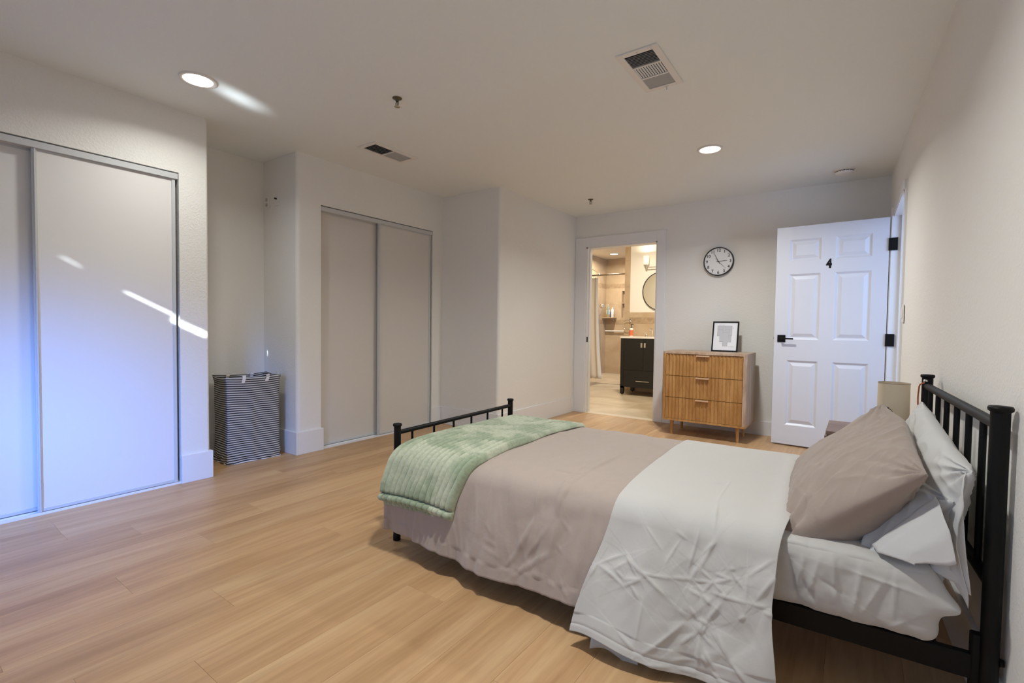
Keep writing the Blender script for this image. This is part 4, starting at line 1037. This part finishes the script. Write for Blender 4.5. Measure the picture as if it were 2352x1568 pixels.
lp = thing('table_lamp', 'small table lamp with a beige linen drum shade behind the pillows', 'lamp', (0.178, 3.12, NZ))
M_LINEN = mat('linen_shade', (0.60, 0.51, 0.38), 0.9, bump=[(180, 0.25, 0.002, 2), (12, 0.1, 0.01, 3)])
MB().lathe([(0.067, 0.045), (0.0655, 0.262)], n=40).lathe([(0.0635, 0.262), (0.065, 0.045)], n=40).build('shade', M_LINEN, lp)
MB().tube([(0.0655 * math.cos(2 * PI * k / 40), 0.0655 * math.sin(2 * PI * k / 40), 0.262) for k in range(40)], 0.0018, 6, closed=True).build('shade_rim', mat('shade_trim', (0.32, 0.26, 0.22), 0.8), lp)
MB().lathe([(0.045, 0), (0.045, 0.008), (0.008, 0.014), (0.006, 0.12), (0.012, 0.13), (0.012, 0.17), (0.0001, 0.172)], n=24).build('base', M_NIGHT, lp)
tr = thing('flashlight', 'black flashlight with wrist strap standing beside the lamp shade', 'flashlight', (0.135, 2.985, NZ))
MB().lathe([(0.014, 0), (0.014, 0.10), (0.019, 0.125), (0.0195, 0.152), (0.017, 0.153), (0.016, 0.149), (0.0001, 0.149)], n=24).build('body', M_BLACKP, tr)
MB().tube([(0.015, 0, 0.150), (0.03, -0.004, 0.138), (0.040, -0.006, 0.115), (0.05, -0.008, 0.095)], 0.0015, 6).tube([(0.048, -0.008, 0.098), (0.058, -0.008, 0.080), (0.066, -0.01, 0.05), (0.066, -0.01, 0.02), (0.055, -0.01, 0.004)], [0.005, 0.006, 0.0045, 0.0045, 0.005], 8).build('strap', M_BLACKP, tr)
MB().lathe([(0.0, 0), (0.03, 0.0), (0.032, 0.012), (0.024, 0.020), (0.0001, 0.022)], n=20).build('pebble_dish', mat('terracotta', (0.30, 0.14, 0.09), 0.6), loc=(0.135, 3.025, NZ), label='small reddish dish on the nightstand beside the lamp', cat='dish')

# ------------------------------------------------------------------ bathroom
ZB = 2.69; BXL, BYB = -4.82, 10.63; VY = 7.95; WXE = -3.245
bf = thing('floor_bath', 'beige stone tile floor of the bathroom', 'floor', kind='structure')
MB().box(-4.9, -1.0, YF + 0.12, BYB, -0.05, -0.008).build('grout_bed', mat('grout', (0.45, 0.36, 0.26), 0.8), bf)
tx = 0.607
y = YF + 0.122
while y < BYB:
    x = -4.88
    while x < -1.0:
        x1, y1 = min(x + tx - 0.002, -1.0), min(y + tx - 0.002, BYB)
        MB().box(x, x1, y, y1, -0.008, -0.001, 0.0008).build('tile', M_TILEF, bf); x += tx
    y += tx
MB().box(OL, OR, YF - 0.002, YF + 0.122, -0.02, 0.001).build('threshold', mat('threshold_stone', (0.62, 0.52, 0.40), 0.4), bf)
MB().box(-4.95, -1.0, YF + 0.12, BYB + 0.1, ZB, ZB + 0.05).build('ceiling_bath', mat('bath_ceiling', (0.66, 0.58, 0.46), 0.7), label='warm beige ceiling over the shower', cat='ceiling', **S)
# inner face of shared wall and right wall of the bathroom
w = MB().box(-4.95, OL, YF + 0.12, YF + 0.16, 0, ZB).box(OR, -0.9, YF + 0.12, YF + 0.16, 0, ZB).box(OL, OR, YF + 0.12, YF + 0.16, OZ, ZB).box(-1.05, -0.95, YF + 0.12, VY + .2, 0, ZB)
w.build('wall_bath', M_CREAM, label='cream painted bathroom walls beside the doorway', cat='wall', **S)
# tiled shower walls with mosaic bands; large tiles are pieces
def tiled(name, label, origin, du, length, zseq, parent_mat=M_TILE, tw=0.42, thick=0.012, cut=None):
    root = thing(name, label, 'wall', kind='structure')
    nrm = Vector((du[1], -du[0], 0))
    o_ = Vector((*origin, 0)); d_ = Vector((*du, 0))
    def quadbox(a, c, z0, z1, t0, t1, nm, m_):
        p = [o_ + d_ * a + nrm * t0, o_ + d_ * c + nrm * t0, o_ + d_ * c + nrm * t1, o_ + d_ * a + nrm * t1]
        mb = MB(); mb.prism([(q.x, q.y) for q in p][::1], z0, z1); return mb
    quadbox(0, length, 0, ZB, -0.1, -0.001, 'b', None).build('wall_core', mat('grout2', (0.42, 0.32, 0.21), 0.8), root) if not cut else None
    quadbox(0.002, length - 0.002, 0, ZB, -0.001, 0.0078, 'g', None).build('grout', mat('grout3', (0.47, 0.355, 0.235), 0.8), root) if not cut else None
    for (z0, z1, kind) in zseq:
        if kind == 'tile':
            n_ = max(1, round(length / tw)); ww = length / n_
            for k in range(n_):
                a, c = k * ww + 0.001, (k + 1) * ww - 0.001
                if cut and a < cut[1] and c > cut[0] and z0 < cut[3] and z1 > cut[2]:
                    for (aa, cc, za, zb) in ((a, min(c, cut[0]), z0, z1), (max(a, cut[1]), c, z0, z1), (max(a, cut[0]), min(c, cut[1]), z0, min(z1, cut[2])), (max(a, cut[0]), min(c, cut[1]), max(z0, cut[3]), z1)):
                        if cc - aa > .004 and zb - za > .004: quadbox(aa, cc, za + .001, zb - .001, 0, 0.010, 't', M_TILE).build('tile', M_TILE, root)
                else:
                    quadbox(a, c, z0 + 0.001, z1 - 0.001, 0, 0.010, 't', M_TILE).build('tile', M_TILE, root)
        else:
            mb = MB(); rows_ = 2; hh = (z1 - z0) / rows_; n_ = int(length / hh)
            for r_ in range(rows_):
                for k in range(n_):
                    q = quadbox(k * length / n_ + 0.0015, (k + 1) * length / n_ - 0.0015, z0 + r_ * hh + 0.0015, z0 + (r_ + 1) * hh - 0.0015, 0, 0.009 + 0.002 * random.random(), 'm', None)
                    mb.add(q.v, q.f)
            mb.build('mosaic_band', M_MOS, root, kind='stuff')
    return root
zs1 = [(0, 0.42, 'tile'), (0.42, 0.84, 'tile'), (0.84, 1.16, 'tile'), (1.16, 1.26, 'mos'), (1.26, 1.62, 'tile'), (1.62, 2.0, 'tile'), (2.0, 2.105, 'mos'), (2.105, 2.4, 'tile'), (2.4, 2.69, 'tile')]
NXA, NXB, NZA, NZB = -4.42 - BXL, -3.95 - BXL, 1.305, 1.935
br = tiled('wall_shower_back', 'travertine tiled back wall of the shower with mosaic bands and a niche', (BXL, BYB), (1, 0), 2.0, zs1, cut=(NXA, NXB, NZA, NZB))
mb = MB(); mb.box(BXL, -4.42, BYB + .001, BYB + .1, 0, ZB).box(-3.95, -2.8, BYB + .001, BYB + .1, 0, ZB).box(-4.42, -3.95, BYB + .001, BYB + .1, 0, NZA).box(-4.42, -3.95, BYB + .001, BYB + .1, NZB, ZB)
gm = MB(); gm.box(BXL, -4.421, BYB - 0.0078, BYB, 0, ZB).box(-3.949, -2.8, BYB - 0.0078, BYB, 0, ZB).box(-4.421, -3.949, BYB - 0.0078, BYB, 0, NZA - .01).box(-4.421, -3.949, BYB - 0.0078, BYB, NZB, ZB); gm.build('grout', mat('grout3', (0.47, 0.355, 0.235), 0.8), br)
mb.build('wall_core', MATS['grout2'] if 'grout2' in MATS else mat('grout2', (0.42, 0.32, 0.21), 0.8), br)
MB().box(-4.42, -3.95, BYB + 0.09, BYB + 0.1, NZA, NZB).box(-4.42, -4.41, BYB, BYB + 0.1, NZA, NZB).box(-4.42, -3.95, BYB - 0.012, BYB + 0.09, NZA - .006, NZA + .012).box(-4.42, -3.95, BYB - 0.004, BYB + 0.09, 1.645, 1.662).build('niche', M_TILE, br)
tiled('wall_shower_side', 'travertine tiled side wall of the shower', (BXL, YF + 0.16), (0, 1), BYB - YF - 0.16, zs1)
# vanity wall: painted above, tile wainscot below, tiled strip at its edge
vw = thing('wall_vanity', 'cream wall behind the vanity with tiled lower half and tile strip edge', 'wall', kind='structure')
MB().box(WXE, -1.0, VY, VY + 0.12, 0, ZB).build('wall_core', M_CREAM, vw)
for k in range(6):
    z0, z1 = ZB * k / 6, ZB * (k + 1) / 6
    MB().box(WXE - 0.008, -3.155, VY - 0.010, VY + 0.125, z0 + 0.001, z1 - 0.001).build('tile', M_TILE, vw)
for k in range(5):
    a = -3.153 + 0.43 * k; c = min(a + 0.428, -1.0)
    for (z0, z1) in ((0, 0.42), (0.42, 0.84), (0.84, 1.16), (1.262, 1.352)):
        MB().box(a, c, VY - 0.010, VY, z0 + .001, z1 - .001).build('tile', M_TILE, vw)
mb = MB()
for r_ in range(2):
    for k in range(42):
        a = -3.153 + 0.0512 * k
        mb.box(a + .0015, a + .0497, VY - 0.010 - .002 * random.random(), VY, 1.162 + .05 * r_ + .001, 1.162 + .05 * (r_ + 1) - .001)
mb.build('mosaic_band', M_MOS, vw, kind='stuff')
MB().box(-3.153, -1.0, VY - 0.0082, VY, 0, 1.35).build('grout', mat('grout3', (0.47, 0.355, 0.235), 0.8), vw)

# shower curtain and rod
RY = 8.6; RZ = 2.095
MB().tube([(BXL + 0.01, RY, RZ), (WXE + 0.25, RY, RZ)], 0.014, 14).build('curtain_rod', M_NICKEL, label='brushed metal curtain rod across the shower', cat='curtain rod')
cu = thing('shower_curtain', 'cream shower curtain gathered at the side of the shower', 'curtain', (0, RY, 0))
n_ = 120; P = np.zeros((n_, 24, 3))
for i in range(n_):
    a = i / (n_ - 1)
    for j in range(24):
        tz = j / 23; z = 2.05 - (2.05 - 0.085) * tz
        x = -4.78 + (0.715 + 0.10 * tz ** 2.2) * a
        P[i, j] = (x, 0.022 * math.sin(a * 2 * PI * 6 + 0.5 * tz) * (0.7 + 0.3 * tz) + 0.01 * math.sin(a * 31 + tz * 2), z + 0.006 * math.sin(a * 50))
mb = MB(); mb.grid(P); o = mb.build('cloth', mat('curtain_cloth', (0.86, 0.81, 0.73), 0.85), cu); o.modifiers.new('t', 'SOLIDIFY').thickness = 0.002
for k in range(9):
    x = -4.74 + 0.082 * k
    MB().tube([(x, 0.019 * math.cos(q * PI / 6), RZ - 0.008 + 0.024 * math.sin(q * PI / 6)) for q in range(12)], 0.0022, 6, closed=True).tube([(x, 0, RZ - .03), (x, 0, 2.045)], 0.002, 6).build('ring', M_NICKEL, cu)
sh = thing('shower_fixture', 'metal shower head on an arm above the curtain rod', 'shower head', (BXL + 0.012, 9.75, 2.36))
MB().lathe([(0.03, 0), (0.03, 0.006), (0.012, 0.012)], (0, 0, 0), 18, 'x').tube([(0.0, 0, 0), (0.06, 0, 0.0), (0.16, 0, -0.06), (0.20, 0, -0.09)], 0.010, 12).build('arm', M_NICKEL, sh)
MB().lathe([(0.012, 0.0), (0.02, -0.02), (0.05, -0.045), (0.052, -0.055), (0.0001, -0.057)], (0.21, 0, -0.085), 20).build('head', M_NICKEL, sh)
# hand shower with hose
hs_ = thing('hand_shower', 'chrome hand shower with a hanging hose on the shower corner', 'hand shower', (-4.70, 10.0, 0))
MB().tube([(0.02, 0, 1.36), (0.06, 0, 1.47), (0.085, 0, 1.55)], 0.013, 12).lathe([(0.015, 0), (0.05, 0.012), (0.052, 0.03), (0.0001, 0.034)], (0.085, -0.01, 1.56), 20, 'y').build('handset', M_CHROME, hs_)
MB().tube([(-0.10, 0, 1.36), (0.02, 0, 1.36)], 0.016, 12).box(-0.1, 0.03, -0.015, 0.02, 1.35, 1.372).build('holder', M_CHROME, hs_)
MB().tube([(0.02, 0, 1.36), (0.015, 0, 1.2), (0.03, 0, 1.0), (0.05, 0, 0.75), (0.06, 0, 0.6), (0.045, 0, 0.52), (0.01, 0, 0.50), (-0.02, 0, 0.56), (-0.02, 0, 0.9), (-0.03, 0, 1.1)], 0.008, 10).build('hose', M_NICKEL, hs_)
sf = thing('corner_shelf', 'stone shelf holding bottles in the shower', 'shelf', (-4.81, BYB, 1.30))
MB().box(0, 0.275, -0.22, -0.011, 0, 0.018, 0.002).build('slab', M_TILE, sf)
MB().tube([(0.20, -0.10, 0), (0.24, -0.10, -0.05), (0.20, -0.012, -0.08)], 0.006, 8).build('bracket', M_NICKEL, sf)
def bottle(x, y, z, r_, h, m_, lab, cap=M_WHITEP, tall=0.02, name='bottle'):
    b_ = thing(name, lab, 'bottle', (x, y, z))
    MB().lathe([(r_ * .9, 0), (r_, 0.005), (r_, h * .78), (r_ * .85, h * .88), (r_ * .4, h * .93), (r_ * .4, h)], n=20).build('body', m_, b_)
    MB().lathe([(r_ * .5, h), (r_ * .5, h + tall), (0.0001, h + tall)], n=16).build('cap', cap, b_)
    return b_
SZ = 1.318
bottle(-4.60, 10.52, SZ, 0.036, 0.21, mat('white_bottle', (0.78, 0.76, 0.72), 0.4), 'white shampoo bottle standing on the shower shelf')
bb_ = bottle(-4.70, 10.50, SZ, 0.042, 0.20, mat('clear_bottle', (0.66, 0.68, 0.64), 0.3), 'pump bottle with amber liquid on the shower shelf', M_WHITEP, 0.05)
MB().lathe([(0.0425, 0.004), (0.0425, 0.07)], n=20).build('amber_liquid', mat('amber', (0.6, 0.28, 0.05), 0.3), bb_)
bottle(-4.655, 10.56, SZ, 0.022, 0.15, mat('blue_bottle', (0.03, 0.12, 0.42), 0.35), 'slim blue bottle between the two larger shower bottles', mat('blue_bottle', (0.03, 0.12, 0.42), 0.35))
bottle(-4.675, 10.44, SZ, 0.018, 0.28, mat('teal_bottle', (0.25, 0.38, 0.34), 0.3), 'thin greenish bottle, tallest on the shower shelf')
gb = thing('grab_bar', 'white horizontal grab bar on the back shower wall', 'grab bar', (0, BYB - 0.05, 1.0))
MB().tube([(-4.80, 0, 0), (-4.15, 0, 0)], 0.016, 14).build('bar', M_WHITEP, gb)
for x in (-4.60, -4.2): MB().lathe([(0.03, -0.05), (0.03, -0.045), (0.014, -0.04), (0.014, 0)], (x, 0, 0), 18, 'y').build('mount', M_WHITEP, gb)
dl = thing('recessed_light', 'round recessed light in the ceiling over the shower', 'ceiling light', (-4.30, 9.86, ZB))
MB().lathe([(0.08, -0.004), (0.082, -0.009), (0.098, -0.009), (0.10, 0)], n=36).build('trim_ring', M_WHITEP, dl)
MB().lathe([(0.0001, -0.006), (0.081, -0.006), (0.081, 0)], n=36).build('diffuser', M_GLOW, dl)
MB().box(-4.2, -3.3, 8.60, 8.625, 0.0, 0.002).build('floor_drain', mat('drain', (0.12, 0.08, 0.05), 0.4), label='dark linear drain in the bathroom floor beside the vanity', cat='drain')

# vanity
vn = thing('bathroom_vanity', 'black bathroom vanity cabinet with two doors and a lower drawer', 'vanity', (-2.70, 7.4, 0))
M_BV = mat('black_lacquer', (0.006, 0.006, 0.006), 0.35)
HW = 0.378
MB().box(-HW, HW, 0.008, 0.50, 0.135, 0.915).build('carcass', M_BV, vn)
MB().box(-HW, -HW + 0.055, 0, 0.03, 0.11, 0.915).box(HW - 0.055, HW, 0, 0.03, 0.11, 0.915).build('stile', M_BV, vn)
for s_ in (-1, 1):
    for y_ in (0.0, 0.45): MB().box(s_ * HW - (0.055 if s_ > 0 else 0), s_ * HW + (0 if s_ > 0 else 0.055), y_, y_ + 0.05, 0.014, 0.14).lathe([(0.012, 0), (0.016, 0.014)], (s_ * (HW - 0.027), y_ + .025, 0), 12).build('leg', M_BV, vn)
for s_ in (-1, 1):
    d = MB().box(min(0.0015 * s_, s_ * 0.318), max(0.0015 * s_, s_ * 0.318), -0.006, 0.008, 0.41, 0.905, 0.001).build('door', M_BV, vn)
    MB().box(min(0.012 * s_, s_ * 0.042), max(0.012 * s_, s_ * 0.042), -0.018, -0.006, 0.775, 0.845, 0.001).build('pull', M_NICKEL, d)
d = MB().box(-0.318, 0.318, -0.006, 0.008, 0.13, 0.40, 0.001).build('drawer', M_BV, vn)
MB().tube([(-0.108, -0.02, 0.235), (0.108, -0.02, 0.235)], 0.006, 10).build('pull', M_CHROME, d)
ct = MB().box(-2.70 - HW - 0.012, -2.70 + HW + 0.012, 7.388, VY - 0.012, 0.917, 0.943, 0.002).build('countertop', mat('white_quartz', (0.84, 0.80, 0.74), 0.25), label='white sink countertop on the black vanity', cat='countertop')
fc = thing('faucet', 'chrome sink faucet with lever handles on the vanity counter', 'faucet', (-2.70, 7.80, 0.943))
MB().tube([(0, 0, 0), (0, 0, 0.09), (0, -0.03, 0.13), (0, -0.09, 0.13), (0, -0.11, 0.11)], 0.011, 12).build('spout', M_CHROME, fc)
for s_ in (-1, 1): MB().lathe([(0.022, 0), (0.018, 0.02), (0.010, 0.045), (0.0001, 0.05)], (0.10 * s_, 0, 0), 14).tube([(0.10 * s_, 0, 0.045), (0.10 * s_ - 0.02, -0.01, 0.075)], 0.006, 8).build('handle', M_CHROME, fc)
sb = thing('soap_bottle', 'hand soap bottle with orange label and black pump on the vanity', 'soap bottle', (-3.03, 7.72, 0.943))
MB().lathe([(0.030, 0), (0.032, 0.004), (0.032, 0.120), (0.026, 0.135), (0.012, 0.142)], n=24).build('body', mat('white_bottle', (0.78, 0.76, 0.72), 0.4), sb)
MB().lathe([(0.0325, 0.012), (0.0325, 0.105)], n=24).build('label', mat('orange_label', (0.72, 0.17, 0.07), 0.5), sb)
MB().lathe([(0.014, 0.140), (0.014, 0.158), (0.005, 0.162), (0.005, 0.195)], n=14).tube([(0, 0, 0.195), (0.004, -0.004, 0.202), (0.035, -0.01, 0.200)], 0.005, 8).build('pump', M_BLACKP, sb)
tg = thing('towel_ring', 'round chrome towel ring on the tiled wall beside the vanity', 'towel ring', (-3.13, VY - 0.01, 1.22))
MB().lathe([(0.018, 0), (0.018, 0.008), (0.008, 0.012), (0.008, 0.04)], (0, 0, 0), 16, 'y').build('mount', M_CHROME, tg)
MB().tube([(-0.04 + 0.085 * math.cos(2 * PI * k / 32), -0.042, -0.085 + 0.085 * math.sin(2 * PI * k / 32)) for k in range(32)], 0.005, 8, closed=True).build('ring', M_CHROME, tg)
mi = thing('round_mirror', 'round mirror with thin black frame above the vanity', 'mirror', (-2.61, VY, 1.70))
MB().lathe([(0.322, 0), (0.322, 0.026), (0.3115, 0.026), (0.3115, 0.012)], n=64, axis='y', smooth=False).build('frame', M_BLACKP, mi)
MB().lathe([(0.0001, 0.018), (0.3115, 0.018)], n=64, axis='y', smooth=False).build('glass', mat('mirror_glass', (0.86, 0.84, 0.76), 0.05, 1.0), mi)
sc_ = thing('wall_sconce', 'vanity wall light bar with frosted glass shades above the mirror', 'wall light', (-2.61, VY, 2.10))
MB().box(-0.06, 0.06, -0.02, 0, -0.03, 0.03, 0.003).tube([(-0.25, -0.07, 0.0), (0.25, -0.07, 0.0)], 0.009, 10).tube([(0, -0.07, 0), (0, -0.01, 0)], 0.009, 10).build('bar', M_CHROME, sc_)
for x in (-0.25, 0.25):
    MB().lathe([(0.012, -0.02), (0.018, 0.0), (0.020, 0.02), (0.030, 0.035), (0.033, 0.045)], (x, -0.07, 0), 18).build('cup', M_CHROME, sc_)
    MB().lathe([(0.033, 0.045), (0.047, 0.07), (0.050, 0.19), (0.046, 0.19), (0.0001, 0.12)], (x, -0.07, 0), 24).build('glass_shade', mat('frosted_lit_glass', (0.95, 0.92, 0.85), 0.5, emit=((1.0, 0.88, 0.68), 0.30)), sc_)
area('sconce_lamp', (-2.86, VY - 0.12, 2.32), (0, -0.3, 1), 0.08, 0.08, 1.5, BATHC)
